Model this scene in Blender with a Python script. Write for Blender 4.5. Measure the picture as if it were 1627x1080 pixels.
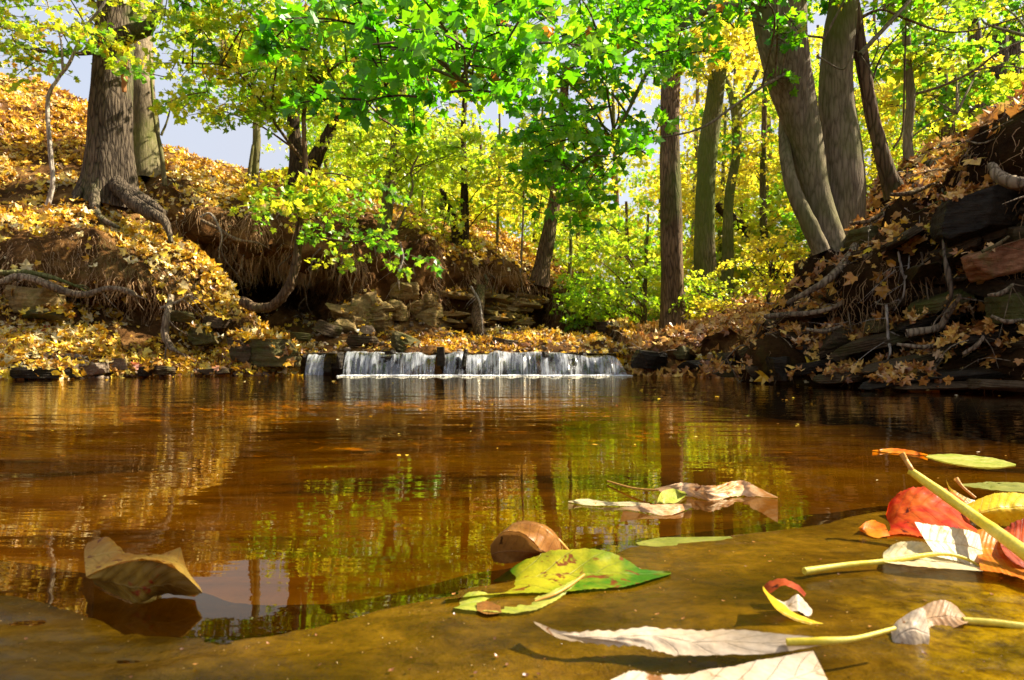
import bpy, math, random
import numpy as np
from mathutils import Vector, Matrix

# ------------------------------------------------------------------ clear
for o in list(bpy.data.objects):
    bpy.data.objects.remove(o)
SC = bpy.context.scene
COL = SC.collection
random.seed(7)
RNG = np.random.default_rng(11)

# ------------------------------------------------------------------ camera
W, FP, HZ, CH = 1627.0, 1627.0 * 24 / 36, 562.0, 0.22     # px width, focal in px, horizon row, eye height
cam = bpy.data.cameras.new('camera')
cam.lens = 24; cam.sensor_width = 36; cam.shift_y = (HZ - 540) / W
cam.clip_start = 0.02; cam.clip_end = 2000
cam.dof.use_dof = True; cam.dof.focus_distance = 1.7; cam.dof.aperture_fstop = 13
camo = bpy.data.objects.new('camera', cam)
camo.location = (0, 0, CH); camo.rotation_euler = (math.pi / 2, 0, 0)
COL.objects.link(camo); SC.camera = camo

# ------------------------------------------------------------------ world + sun
SUN_AZ, SUN_EL = math.radians(75), math.radians(42)       # azimuth clockwise from +Y (the view direction)
world = bpy.data.worlds.new('World'); SC.world = world; world.use_nodes = True
wn = world.node_tree.nodes; wl = world.node_tree.links
sky = wn.new('ShaderNodeTexSky'); sky.sky_type = 'NISHITA'; sky.sun_disc = False
sky.sun_elevation = SUN_EL; sky.sun_rotation = SUN_AZ; sky.air_density = 1.0; sky.dust_density = 5.0
cm = wn.new('ShaderNodeMix'); cm.data_type = 'RGBA'       # thin bright cloud over most of the sky
cno = wn.new('ShaderNodeTexNoise'); cno.inputs['Scale'].default_value = 2.2; cno.inputs['Detail'].default_value = 6
crr = wn.new('ShaderNodeMapRange'); crr.inputs[1].default_value = .35; crr.inputs[2].default_value = .65; crr.inputs[3].default_value = .75; crr.inputs[4].default_value = 1.0
wl.new(cno.outputs[0], crr.inputs[0]); wl.new(crr.outputs[0], cm.inputs[0])
wl.new(sky.outputs[0], cm.inputs[6]); cm.inputs[7].default_value = (1.90, 2.0, 2.3, 1)
wl.new(cm.outputs[2], wn['Background'].inputs[0]); wn['Background'].inputs[1].default_value = 0.115
sun = bpy.data.lights.new('sun', 'SUN'); sun.energy = 5.0; sun.angle = math.radians(0.5); sun.color = (1, 0.9, 0.72)
suno = bpy.data.objects.new('sun', sun)
sd = Vector((math.sin(SUN_AZ) * math.cos(SUN_EL), math.cos(SUN_AZ) * math.cos(SUN_EL), math.sin(SUN_EL)))
suno.rotation_euler = sd.to_track_quat('Z', 'Y').to_euler(); suno.location = (10, 10, 20)
COL.objects.link(suno)
SC.view_settings.view_transform = 'Standard'; SC.view_settings.look = 'None'
SC.view_settings.exposure = 1.7; SC.view_settings.gamma = 1
SC.render.engine = 'CYCLES'
cy = SC.cycles
cy.max_bounces = 7; cy.diffuse_bounces = 3; cy.glossy_bounces = 3; cy.transmission_bounces = 5
cy.transparent_max_bounces = 12; cy.caustics_reflective = False; cy.caustics_refractive = False
cy.use_denoising = True; cy.sample_clamp_indirect = 4.0

# ------------------------------------------------------------------ helpers
def P(px, py, Y):
    return ((px - W / 2) / FP * Y, Y, CH + (HZ - py) / FP * Y)
def WL(Y): return HZ + CH * FP / Y

def _hash(i, j, k, s):
    h = (i * 374761393 + j * 668265263 + k * 2147483647 + s * 974634777) & 0xFFFFFFFF
    h = ((h ^ (h >> 13)) * 1274126177) & 0xFFFFFFFF
    return ((h ^ (h >> 16)) & 0xFFFF) / 65535.0
def vnoise(p, scale=1.0, seed=0):
    q = np.asarray(p, float) * scale + 1000.0
    i = np.floor(q).astype(np.int64); f = q - i; f = f * f * (3 - 2 * f)
    r = 0
    for dx in (0, 1):
        for dy in (0, 1):
            for dz in (0, 1):
                w = (f[..., 0] if dx else 1 - f[..., 0]) * (f[..., 1] if dy else 1 - f[..., 1]) * (f[..., 2] if dz else 1 - f[..., 2])
                r = r + w * _hash(i[..., 0] + dx, i[..., 1] + dy, i[..., 2] + dz, seed)
    return r * 2 - 1
def fbm(p, scale=1.0, seed=0, oct=4):
    r = 0; a = 1.0
    for o in range(oct):
        r = r + a * vnoise(p, scale * 2 ** o, seed + o); a *= 0.5
    return r

def tag(o, label=None, cat=None, group=None, kind=None):
    if label: o['label'] = label
    if cat: o['category'] = cat
    if group: o['group'] = group
    if kind: o['kind'] = kind
    return o
def link(o, parent=None):
    COL.objects.link(o)
    if parent is not None:
        o.parent = parent; o.location = [-v for v in parent.location]
    return o
def empty(name, loc):
    o = bpy.data.objects.new(name, None); o.location = loc; o.empty_display_size = .1
    COL.objects.link(o); return o
def mesh_np(name, V, faces_flat, sizes, mats, parent=None, smooth=True, matidx=None, rnd=None, uv=None):
    """faces_flat: 1D vertex ids, sizes: 1D loop totals"""
    me = bpy.data.meshes.new(name)
    V = np.asarray(V, np.float32); n = len(sizes)
    me.vertices.add(len(V)); me.vertices.foreach_set('co', V.ravel())
    me.loops.add(len(faces_flat)); me.loops.foreach_set('vertex_index', np.asarray(faces_flat, np.int32))
    me.polygons.add(n)
    sizes = np.asarray(sizes, np.int32)
    me.polygons.foreach_set('loop_start', np.concatenate([[0], np.cumsum(sizes)[:-1]]).astype(np.int32))
    me.polygons.foreach_set('loop_total', sizes)
    if matidx is not None: me.polygons.foreach_set('material_index', np.asarray(matidx, np.int32))
    me.polygons.foreach_set('use_smooth', np.full(n, smooth))
    if rnd is not None:
        a = me.attributes.new('rnd', 'FLOAT', 'FACE'); a.data.foreach_set('value', np.asarray(rnd, np.float32))
    if uv is not None:
        u = me.uv_layers.new(name='uv'); u.data.foreach_set('uv', np.asarray(uv, np.float32)[np.asarray(faces_flat)].ravel())
    me.update(calc_edges=True); me.validate()
    for m in mats: me.materials.append(m)
    return link(bpy.data.objects.new(name, me), parent)

class Acc:
    """collects mesh pieces that belong to ONE object"""
    def __init__(s): s.V = []; s.F = []; s.S = []; s.M = []; s.R = []; s.n = 0
    def add(s, V, F, mat=0, rnd=0.0):
        V = np.asarray(V, float).reshape(-1, 3); F = np.asarray(F)
        s.V.append(V); s.F.append((F + s.n).ravel()); s.S.append(np.full(len(F), F.shape[1]))
        s.M.append(np.full(len(F), mat)); r = np.asarray(rnd, float)
        s.R.append(np.full(len(F), float(r)) if r.ndim == 0 else r); s.n += len(V)
    def build(s, name, mats, parent=None, smooth=True):
        return mesh_np(name, np.concatenate(s.V), np.concatenate(s.F), np.concatenate(s.S), mats, parent, smooth, np.concatenate(s.M), np.concatenate(s.R))

def gridfaces(a, b, wrap=False):
    i, j = np.meshgrid(np.arange(a - 1), np.arange(b if wrap else b - 1), indexing='ij')
    j2 = (j + 1) % b
    return np.stack([i * b + j, i * b + j2, (i + 1) * b + j2, (i + 1) * b + j], -1).reshape(-1, 4)
def catmull(pts, n):
    p = np.asarray(pts, float)
    if len(p) == 2:
        t = np.linspace(0, 1, n)[:, None]; return p[0] * (1 - t) + p[1] * t
    q = np.vstack([2 * p[0] - p[1], p, 2 * p[-1] - p[-2]])
    T = np.linspace(0, len(p) - 1 - 1e-9, n); i = T.astype(int); f = (T - i)[:, None]
    a, b, c, d = q[i], q[i + 1], q[i + 2], q[i + 3]
    return .5 * (2 * b + (c - a) * f + (2 * a - 5 * b + 4 * c - d) * f ** 2 + (3 * b - a - 3 * c + d) * f ** 3)
def tube(acc, pts, rad, n=None, sides=8, rough=0.0, seed=0, mat=0, rnd=0.0, flute=0.0):
    pts = np.asarray(pts, float)
    n = n or max(2, len(pts) * 4)
    c = catmull(pts, n); r = np.interp(np.linspace(0, 1, n), np.linspace(0, 1, len(rad)), rad)
    t = np.gradient(c, axis=0); t /= np.linalg.norm(t, axis=1)[:, None] + 1e-9
    ref = np.array([0, 1., 0]) if abs(t[:, 1]).mean() < .8 else np.array([1., 0, 0])
    s = np.cross(t, ref); s /= np.linalg.norm(s, axis=1)[:, None] + 1e-9
    u = np.cross(s, t)
    a = np.linspace(0, 2 * math.pi, sides, endpoint=False)
    ring = s[:, None] * np.cos(a)[None, :, None] + u[:, None] * np.sin(a)[None, :, None]
    R = r[:, None] * np.ones(sides)[None]
    if rough:
        q = c[:, None] + ring * r[:, None, None]
        q2 = q * np.array([1, 1, .25]) / max(r.max(), .02)
        R = R * (1 + rough * fbm(q2, 1.6, seed, 3))
    if flute:
        R = R * (1 + flute * np.cos(a * 5 + seed)[None] * np.linspace(1, 0, n)[:, None] ** 3)
    V = c[:, None] + ring * R[..., None]
    acc.add(V, gridfaces(n, sides, True), mat, rnd)
    acc.add(V[-1], np.arange(sides)[None], mat, rnd)
    return c

# ------------------------------------------------------------------ materials
class NT:
    def __init__(s, name):
        s.m = bpy.data.materials.new(name); s.m.use_nodes = True
        s.t = s.m.node_tree; s.t.nodes.clear(); s.out = s.t.nodes.new('ShaderNodeOutputMaterial')
    def n(s, typ, **kw):
        nd = s.t.nodes.new('ShaderNode' + typ)
        for k, v in kw.items():
            if k.startswith('i_'):
                key = k[2:]; key = int(key) if key.isdigit() else key.replace('_', ' ')
                if isinstance(v, bpy.types.NodeSocket): s.t.links.new(v, nd.inputs[key])
                else: nd.inputs[key].default_value = v
            else: setattr(nd, k, v)
        return nd
    def ramp(s, fac, stops, interp='LINEAR'):
        r = s.n('ValToRGB', i_Fac=fac); e = r.color_ramp; e.interpolation = interp
        while len(e.elements) < len(stops): e.elements.new(0.5)
        for el, (p, c) in zip(e.elements, stops):
            el.position = p; el.color = (*c, 1) if len(c) == 3 else c
        return r.outputs[0]
    def coord(s, scale, kind='Object', loc=(0, 0, 0), rot=(0, 0, 0)):
        tc = s.n('TexCoord'); mp = s.n('Mapping', i_Vector=tc.outputs[kind]); mp.inputs['Scale'].default_value = scale
        mp.inputs['Location'].default_value = loc; mp.inputs['Rotation'].default_value = rot
        return mp.outputs[0]
    def noise(s, scale, co, detail=4, rough=.55, dist=0):
        return s.n('TexNoise', i_Vector=co, i_Scale=scale, i_Detail=detail, i_Roughness=rough, i_Distortion=dist).outputs[0]
    def bump(s, h, strength=.5, dist=.02, normal=None):
        b = s.n('Bump', i_Height=h, i_Strength=strength, i_Distance=dist)
        if normal: s.t.links.new(normal, b.inputs['Normal'])
        return b.outputs[0]
    def mixc(s, f, a, b, mode='MIX'):
        m = s.n('Mix', data_type='RGBA', blend_type=mode)
        for k, v in ((0, f), (6, a), (7, b)):
            if isinstance(v, bpy.types.NodeSocket): s.t.links.new(v, m.inputs[k])
            else: m.inputs[k].default_value = (*v, 1) if isinstance(v, tuple) and len(v) == 3 else v
        return m.outputs[2]
    def math(s, op, a, b=0.0, c=None):
        m = s.n('Math', operation=op)
        for k, v in ((0, a), (1, b)) + (((2, c),) if c is not None else ()):
            if isinstance(v, bpy.types.NodeSocket): s.t.links.new(v, m.inputs[k])
            else: m.inputs[k].default_value = v
        return m.outputs[0]
    def done(s, sh):
        s.t.links.new(sh, s.out.inputs[0]); return s.m

def leaf_material(name, stops, transl=0.5, gloss=.06, grough=.4, spots=None):
    k = NT(name)
    a = k.n('Attribute', attribute_name='rnd')
    c = k.ramp(a.outputs['Fac'], stops)
    nz = k.noise(40, k.coord((1, 1, 1)), 2)
    c = k.mixc(.5, c, k.ramp(nz, [(.3, (.55, .55, .55)), (.7, (1, 1, 1))]), 'MULTIPLY')
    d = k.n('BsdfDiffuse', i_Color=c); t = k.n('BsdfTranslucent', i_Color=c)
    m = k.n('MixShader', i_Fac=transl, i_1=d.outputs[0], i_2=t.outputs[0])
    g = k.n('BsdfGlossy', i_Roughness=grough); m2 = k.n('MixShader', i_Fac=gloss, i_1=m.outputs[0], i_2=g.outputs[0])
    return k.done(m2.outputs[0])
M = {}
M['litter'] = leaf_material('fallen_leaf_mix', [(0, (.20, .07, .015)), (.2, (.32, .14, .015)), (.38, (.58, .27, .018)), (.58, (.80, .46, .022)), (.8, (.86, .63, .04)), (.92, (.82, .64, .20)), (.975, (.84, .72, .45)), (1, (.50, .10, .02))], .3, .05)
M['litter_brown'] = leaf_material('brown_leaf_mix', [(0, (.10, .035, .012)), (.35, (.30, .11, .025)), (.65, (.60, .27, .05)), (.85, (.80, .50, .10)), (1, (.75, .48, .25))], .25, .05)
M['leaf_dark'] = leaf_material('maple_green', [(0, (.07, .33, .002)), (.4, (.16, .52, .004)), (.75, (.36, .68, .01)), (.94, (.55, .70, .02)), (1, (.60, .18, .02))], .72, .04)
M['leaf_green'] = leaf_material('yellow_green', [(0, (.07, .30, .01)), (.35, (.22, .50, .015)), (.65, (.55, .68, .02)), (.9, (.84, .74, .03)), (1, (.75, .42, .03))], .68, .04)
M['leaf_lime'] = leaf_material('lime_leaf', [(0, (.24, .54, .01)), (.4, (.52, .72, .02)), (.8, (.78, .80, .04)), (1, (.88, .74, .04))], .7, .04)
M['leaf_gold'] = leaf_material('gold_leaf', [(0, (.40, .56, .02)), (.35, (.80, .70, .03)), (.75, (.92, .76, .04)), (1, (.82, .52, .04))], .7, .04)

def bark_material(name, a, b, moss=0.0, mosscol=(.07, .10, .015), sc=1.0, bs=1.0):
    k = NT(name)
    co = k.coord((9 * sc, 9 * sc, 1.6 * sc))
    n1 = k.noise(3.0, co, 6, .7, .4)
    v = k.n('TexVoronoi', i_Vector=k.coord((14 * sc, 14 * sc, 2.2 * sc)), i_Scale=2.0, feature='DISTANCE_TO_EDGE').outputs[0]
    h = k.math('ADD', n1, k.math('MULTIPLY', k.math('MINIMUM', v, .25), 2.4 * bs))
    c = k.ramp(h, [(.38, tuple(x * .55 for x in a)), (.7, tuple((x + y) / 2 for x, y in zip(a, b))), (1.0, b)])
    big = k.noise(1.3, k.coord((1, 1, 1)), 4, .6)
    c = k.mixc(k.ramp(big, [(.35, (0, 0, 0)), (.65, (.6, .6, .6))]), c, tuple(x * .35 for x in a))
    if moss:
        mz = k.noise(1.1, k.coord((1, 1, .6), loc=(3, 1, 2)), 5, .65)
        c = k.mixc(k.ramp(mz, [(.62 - moss * .35, (0, 0, 0)), (.78 - moss * .25, (.8, .8, .8))]), c, mosscol)
    p = k.n('BsdfPrincipled', i_Base_Color=c, i_Roughness=.9, i_Specular_IOR_Level=.08, i_Normal=k.bump(h, .8 * bs, .02))
    return k.done(p.outputs[0])
M['bark_dark'] = bark_material('bark_dark', (.032, .023, .016), (.18, .135, .09), .2)
M['bark_brown'] = bark_material('bark_brown', (.07, .042, .022), (.24, .155, .085), .4)
M['bark_moss'] = bark_material('bark_moss', (.08, .065, .03), (.28, .22, .11), .8, (.10, .13, .02))
M['bark_grey'] = bark_material('bark_grey', (.17, .125, .075), (.38, .30, .19), .5, (.10, .12, .015), 1.3, .4)
M['bark_black'] = bark_material('bark_black', (.02, .013, .008), (.09, .06, .03))
M['root'] = bark_material('root_bark', (.10, .065, .04), (.36, .27, .17), .15)
M['twig_pale'] = bark_material('twig_pale', (.25, .20, .15), (.55, .47, .38))

def soil_material(name='bank_soil', q=1.0):
    k = NT(name)
    co = k.coord((1, 1, 1))
    n1 = k.noise(3, co, 8, .65, .3); n2 = k.noise(22, co, 6, .7)
    st = k.noise(1.5, k.coord((1, 1, 16)), 4, .6)
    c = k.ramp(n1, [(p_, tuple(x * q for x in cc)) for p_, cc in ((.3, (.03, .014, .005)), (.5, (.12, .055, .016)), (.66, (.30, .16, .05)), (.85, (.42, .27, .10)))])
    c = k.mixc(k.ramp(n2, [(.4, (0, 0, 0)), (.7, (.5, .5, .5))]), c, (.035, .017, .007))
    mo = k.noise(1.2, k.coord((1, 1, 1), loc=(7, 2, 0)), 5, .7)
    c = k.mixc(k.ramp(mo, [(.58, (0, 0, 0)), (.72, (.6, .6, .6))]), c, (.06, .065, .012))
    h = k.math('ADD', n1, k.math('ADD', k.math('MULTIPLY', n2, .5), k.math('MULTIPLY', st, .5)))
    p = k.n('BsdfPrincipled', i_Base_Color=c, i_Roughness=.95, i_Specular_IOR_Level=.05, i_Normal=k.bump(h, 1, .06))
    return k.done(p.outputs[0])
M['soil'] = soil_material()
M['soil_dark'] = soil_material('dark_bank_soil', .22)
def rock_material(name, a, b, moss=(.05, .07, .012), mossamt=.5, rough=.6, strata=10):
    k = NT(name)
    n1 = k.noise(5, k.coord((1, 1, 1)), 8, .68, .2); st = k.noise(2, k.coord((1, 1, strata)), 5, .65)
    h = k.math('ADD', n1, k.math('MULTIPLY', st, .8))
    c = k.ramp(h, [(.6, a), (1.15, b)])
    c = k.mixc(k.ramp(k.noise(30, k.coord((1, 1, 1)), 4), [(.4, (0, 0, 0)), (.7, (.45, .45, .45))]), c, tuple(x * .4 for x in a))
    mz = k.noise(4.5, k.coord((1, 1, 1), loc=(4, 4, 1)), 8, .75)
    c = k.mixc(k.ramp(mz, [(.65 - .3 * mossamt, (0, 0, 0)), (.85 - .3 * mossamt, (.9, .9, .9))]), c, moss)
    p = k.n('BsdfPrincipled', i_Base_Color=c, i_Roughness=rough, i_Specular_IOR_Level=.12, i_Normal=k.bump(h, 1, .05))
    return k.done(p.outputs[0])
M['rock'] = rock_material('shale_dark', (.020, .012, .006), (.095, .060, .030), (.04, .045, .008))
M['rock_wet'] = rock_material('rock_wet', (.007, .005, .003), (.03, .021, .012), (.02, .025, .005), .35, .4)
M['rock_tan'] = rock_material('sandstone_tan', (.11, .065, .025), (.38, .26, .10), (.15, .14, .02), .5, .75, 14)
M['rock_red'] = rock_material('sandstone_red', (.14, .05, .02), (.36, .17, .08), (.09, .11, .02), .5, .6, 6)
M['rock_green'] = rock_material('mossy_rock', (.035, .026, .010), (.13, .10, .04), (.065, .072, .010), .7, .7)
M['pebble'] = rock_material('pebble', (.08, .055, .035), (.34, .25, .17), (.1, .1, .03), .1, .6, 3)

def water_material():
    k = NT('pool_water')
    tc = k.n('TexCoord'); sep = k.n('SeparateXYZ', i_0=tc.outputs['Object'])
    y = sep.outputs[1]
    amp = k.n('MapRange', i_0=y, i_1=.8, i_2=6.5, i_3=.20, i_4=1.0).outputs[0]
    amp = k.math('POWER', amp, 1.6)
    n1 = k.noise(1.0, k.coord((3.0, 9, 1)), 3, .5)
    n2 = k.noise(1.0, k.coord((9, 34, 1), rot=(0, 0, .05)), 2, .5)
    n3 = k.noise(1.0, k.coord((1.2, 3.2, 1), rot=(0, 0, -.12)), 2, .5)
    h = k.math('ADD', k.math('MULTIPLY', n1, .6), k.math('MULTIPLY', n2, .16))
    h = k.math('ADD', h, n3)
    h = k.math('MULTIPLY', h, amp)
    b = k.bump(h, 1.0, .014)
    fr = k.n('Fresnel', i_IOR=1.36, i_Normal=b)
    g = k.n('BsdfGlossy', i_Roughness=.015, i_Normal=b); g.inputs['Color'].default_value = (1, .91, .70, 1)
    t = k.n('BsdfTransparent'); t.inputs['Color'].default_value = (.95, .715, .12, 1)
    return k.done(k.n('MixShader', i_Fac=fr.outputs[0], i_1=t.outputs[0], i_2=g.outputs[0]).outputs[0])
M['water'] = water_material()
def bed_material():
    k = NT('stream_bed')
    n = k.noise(1.0, k.coord((.7, 2.6, 1)), 5, .6, .3); n2 = k.noise(30, k.coord((1, 1, 1)), 4)
    c = k.ramp(n, [(.34, (.10, .036, .001)), (.5, (.52, .23, .004)), (.68, (.90, .54, .015))])
    c = k.mixc(.5, c, k.ramp(n2, [(.3, (.5, .5, .5)), (.7, (1, 1, 1))]), 'MULTIPLY')
    return k.done(k.n('BsdfPrincipled', i_Base_Color=c, i_Roughness=.8, i_Normal=k.bump(n2, .5, .01)).outputs[0])
M['bed'] = bed_material()
def slab_material():
    k = NT('wet_slab')
    n = k.noise(1.0, k.coord((9, 16, 3)), 9, .72, .6); n3 = k.noise(70, k.coord((1, 1, 1)), 5, .65); n2 = k.noise(330, k.coord((1, 1, 1)), 3, .6)
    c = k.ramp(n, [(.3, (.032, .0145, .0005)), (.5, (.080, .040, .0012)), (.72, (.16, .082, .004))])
    # right end: gold painted into the slab colour for a sunlit sunken leaf
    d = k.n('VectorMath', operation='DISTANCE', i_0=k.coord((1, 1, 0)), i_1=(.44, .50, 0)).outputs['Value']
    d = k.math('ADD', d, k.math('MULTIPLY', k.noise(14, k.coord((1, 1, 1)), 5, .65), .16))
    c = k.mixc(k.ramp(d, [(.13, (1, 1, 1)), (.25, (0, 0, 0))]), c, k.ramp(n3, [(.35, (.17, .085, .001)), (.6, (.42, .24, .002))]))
    c = k.mixc(.7, c, k.ramp(n3, [(.35, (.5, .46, .4)), (.65, (1, 1, 1))]), 'MULTIPLY')
    h = k.math('ADD', k.math('MULTIPLY', n3, .7), k.math('MULTIPLY', n2, .35))
    p = k.n('BsdfPrincipled', i_Base_Color=c, i_Roughness=.8, i_Specular_IOR_Level=.0, i_Normal=k.bump(h, 1.0, .004))
    p.inputs['Coat Weight'].default_value = .45; p.inputs['Coat Roughness'].default_value = .10
    k.t.links.new(k.bump(k.math('ADD', n3, k.math('MULTIPLY', n2, .5)), .5, .0012), p.inputs['Coat Normal'])
    return k.done(p.outputs[0])
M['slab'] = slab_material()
def fall_material():
    k = NT('falling_water')
    uv = k.n('TexCoord').outputs['UV']
    def st(sx, sy, off):
        mp = k.n('Mapping', i_Vector=uv); mp.inputs['Scale'].default_value = (sx, sy, 1); mp.inputs['Location'].default_value = (off, off, 0)
        return k.noise(1, mp.outputs[0], 3, .6)
    n = k.math('ADD', k.math('MULTIPLY', st(34, 1.0, 0), .55), k.math('MULTIPLY', st(90, 1.6, 3), .3))
    n = k.math('ADD', n, k.math('MULTIPLY', st(7, 1.5, 9), .45))
    sep = k.n('SeparateXYZ', i_0=uv)
    n = k.math('ADD', n, k.math('MULTIPLY', sep.outputs[1], -.10))     # thinner towards the brink
    f = k.ramp(n, [(.53, (.02, .02, .02)), (.63, (.35, .35, .35)), (.79, (.95, .95, .95))])
    d = k.n('BsdfPrincipled', i_Base_Color=(.80, .83, .88, 1), i_Roughness=.35)
    tl = k.n('BsdfTranslucent'); tl.inputs[0].default_value = (.80, .83, .88, 1)
    w = k.n('MixShader', i_Fac=.4, i_1=d.outputs[0], i_2=tl.outputs[0])
    t = k.n('BsdfTransparent'); g = k.n('BsdfGlossy', i_Roughness=.1)
    tg = k.n('MixShader', i_Fac=.12, i_1=t.outputs[0], i_2=g.outputs[0])
    return k.done(k.n('MixShader', i_Fac=f, i_1=tg.outputs[0], i_2=w.outputs[0]).outputs[0])
M['fall'] = fall_material()
def plain(name, col, rough=.6, transl=0.0, spec=.3):
    k = NT(name)
    c = k.mixc(.5, k.mixc(0.0, (*col,), (*col,)), k.ramp(k.noise(60, k.coord((1, 1, 1)), 4), [(.3, (.6, .6, .6)), (.7, (1, 1, 1))]), 'MULTIPLY')
    p = k.n('BsdfPrincipled', i_Base_Color=c, i_Roughness=rough); p.inputs['Specular IOR Level'].default_value = spec
    if transl:
        t = k.n('BsdfTranslucent', i_Color=c)
        return k.done(k.n('MixShader', i_Fac=transl, i_1=p.outputs[0], i_2=t.outputs[0]).outputs[0])
    return k.done(p.outputs[0])
M['foam'] = plain('foam', (.85, .87, .9), .6)
M['grass'] = plain('bank_grass', (.24, .17, .05), .8, .3)
M['hang'] = plain('root_hair', (.42, .25, .11), .85)

# ------------------------------------------------------------------ leaf cards, baked into meshes
def leaf_template(kind, curl=0.0):
    if kind == 'maple':      # five lobes, palmate
        o = [(0, 0), (.30, -.10), (.52, .10), (.36, .20), (.62, .52), (.30, .48), (.26, .58), (0, 1.0),
             (-.26, .58), (-.30, .48), (-.62, .52), (-.36, .20), (-.52, .10), (-.30, -.10)]
        o = np.array(o); V = np.vstack([[0, .32], o])
        F = [(0, i, i % 14 + 1) for i in range(1, 15)]
    elif kind == 'star':
        o = np.array([(0, 0), (.5, .05), (.24, .28), (.55, .5), (.2, .5), (0, 1), (-.2, .5), (-.55, .5), (-.24, .28), (-.5, .05)])
        V = np.vstack([[0, .3], o]); F = [(0, i, i % 10 + 1) for i in range(1, 11)]
    else:                    # oval leaf
        o = np.array([(0, 0), (.28, .25), (.30, .6), (0, 1), (-.30, .6), (-.28, .25)])
        V = np.vstack([[0, .5], o]); F = [(0, i, i % 6 + 1) for i in range(1, 7)]
    r2 = (V[:, 0] ** 2 + (V[:, 1] - .4) ** 2)
    z = curl * r2 + .25 * abs(curl) * np.sin(V[:, 1] * 7 + V[:, 0] * 4) + .12 * np.abs(V[:, 0])
    return np.column_stack([V[:, 0], V[:, 1] - .0, z]), np.array(F)
TPL = {('maple', c): leaf_template('maple', c) for c in (.15, -.3, .55, .9)}
TPL.update({('star', c): leaf_template('star', c) for c in (-.25, .4)})
TPL.update({('oval', c): leaf_template('oval', c) for c in (-.25, .4)})
def bake_leaves(acc, key, pos, nrm, tip, size, rnd, mat=0):
    tv, tf = TPL[key]; n = len(pos)
    nrm = nrm / (np.linalg.norm(nrm, axis=1)[:, None] + 1e-9)
    t = tip - (tip * nrm).sum(1)[:, None] * nrm; t /= np.linalg.norm(t, axis=1)[:, None] + 1e-9
    s = np.cross(t, nrm)
    V = pos[:, None] + size[:, None, None] * (tv[None, :, 0, None] * s[:, None] + tv[None, :, 1, None] * t[:, None] + tv[None, :, 2, None] * nrm[:, None])
    F = tf[None] + (np.arange(n) * len(tv))[:, None, None]
    acc.add(V.reshape(-1, 3), F.reshape(-1, 3), mat, np.repeat(rnd, len(tf)))
def rdir(n): 
    v = RNG.normal(size=(n, 3)); return v / np.linalg.norm(v, axis=1)[:, None]

# ------------------------------------------------------------------ bank sheets
NSUB = [3, 10, 5, 9, 9, 8, 16, 20, 10, 12]
def sheet(name, cols, mat, du=5, seed=0, amp=.05, faceamp=.13, smooth=2):
    xs = sorted(cols); us = np.arange(xs[0], xs[-1] + 1, du)
    rows = []
    for r in range(11):
        py = np.interp(us, xs, [cols[x][r][0] for x in xs]); Y = np.interp(us, xs, [cols[x][r][1] for x in xs])
        k = np.ones(9) / 9
        py = np.convolve(np.pad(py, 4, 'edge'), k, 'valid'); Y = np.convolve(np.pad(Y, 4, 'edge'), k, 'valid')
        rows.append(np.stack([(us - W / 2) / FP * Y, Y, CH + (HZ - py) / FP * Y], -1))
    L = [rows[0]]; rid = [0.0]
    for r in range(10):
        for i in range(1, NSUB[r] + 1):
            f = i / NSUB[r]; L.append(rows[r] * (1 - f) + rows[r + 1] * f); rid.append(r + f)
    G = np.array(L); rid = np.array(rid)            # (nv, nu, 3)
    for _ in range(smooth):
        G[1:-1] = .5 * G[1:-1] + .25 * (G[2:] + G[:-2])
    dv = np.gradient(G, axis=0); duu = np.gradient(G, axis=1)
    N = np.cross(duu, dv); N /= np.linalg.norm(N, axis=2)[..., None] + 1e-9
    fw = np.interp(rid, [0, 1, 1.5, 2.5, 3, 5, 6, 7, 10], [.2, .1, .5, .8, 1, 1, .7, .4, .6])[:, None]
    d = amp * fbm(G, 1.1, seed, 5) * 1.6 + faceamp * fw * fbm(G * np.array([1, 1, .55]), 2.4, seed + 9, 5)
    d = d + .035 * fbm(G, 8.0, seed + 5, 4) * np.interp(rid, [0, 1, 8, 8.5], [.2, 1, 1, 0])[:, None]
    scl = np.interp(rid, [0, 8, 9, 10], [1, 1, 3, 6])[:, None]
    G = G + N * (d * scl)[..., None]
    nv, nu = G.shape[:2]
    F = gridfaces(nv, nu)
    o = mesh_np(name, G.reshape(-1, 3), F.ravel(), np.full(len(F), 4), [mat])
    return dict(G=G, N=N, rid=rid, obj=o, us=us)
def scatter(sh, n, wrow, pxlim=(-9999, 9999), wfun=None):
    """random points on a bank sheet: positions, normals"""
    G, rid = sh['G'], sh['rid']
    a = G[1:, :-1] - G[:-1, :-1]; b = G[:-1, 1:] - G[:-1, :-1]
    cr = np.cross(b, a); area = np.linalg.norm(cr, axis=2); N = cr / (area[..., None] + 1e-12)
    N = np.where(N[..., 2:3] < -0.3, -N, N)
    c = G[:-1, :-1]
    w = area * np.interp((rid[1:] + rid[:-1]) / 2, wrow[0], wrow[1])[:, None]
    w = w * np.minimum(1, (7.0 / np.maximum(c[..., 1], 3)) ** 2.0)
    u = sh['us'][:-1][None] + 0 * w
    w = w * ((u > pxlim[0]) & (u < pxlim[1]))
    if wfun is not None: w = w * wfun(c)
    w = w.ravel() / w.sum()
    idx = RNG.choice(len(w), n, p=w); i, j = np.unravel_index(idx, area.shape)
    s, t = RNG.random(n)[:, None], RNG.random(n)[:, None]
    p = G[i, j] * (1 - s) * (1 - t) + G[i + 1, j] * s * (1 - t) + G[i, j + 1] * (1 - s) * t + G[i + 1, j + 1] * s * t
    return p, N[i, j]
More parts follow.
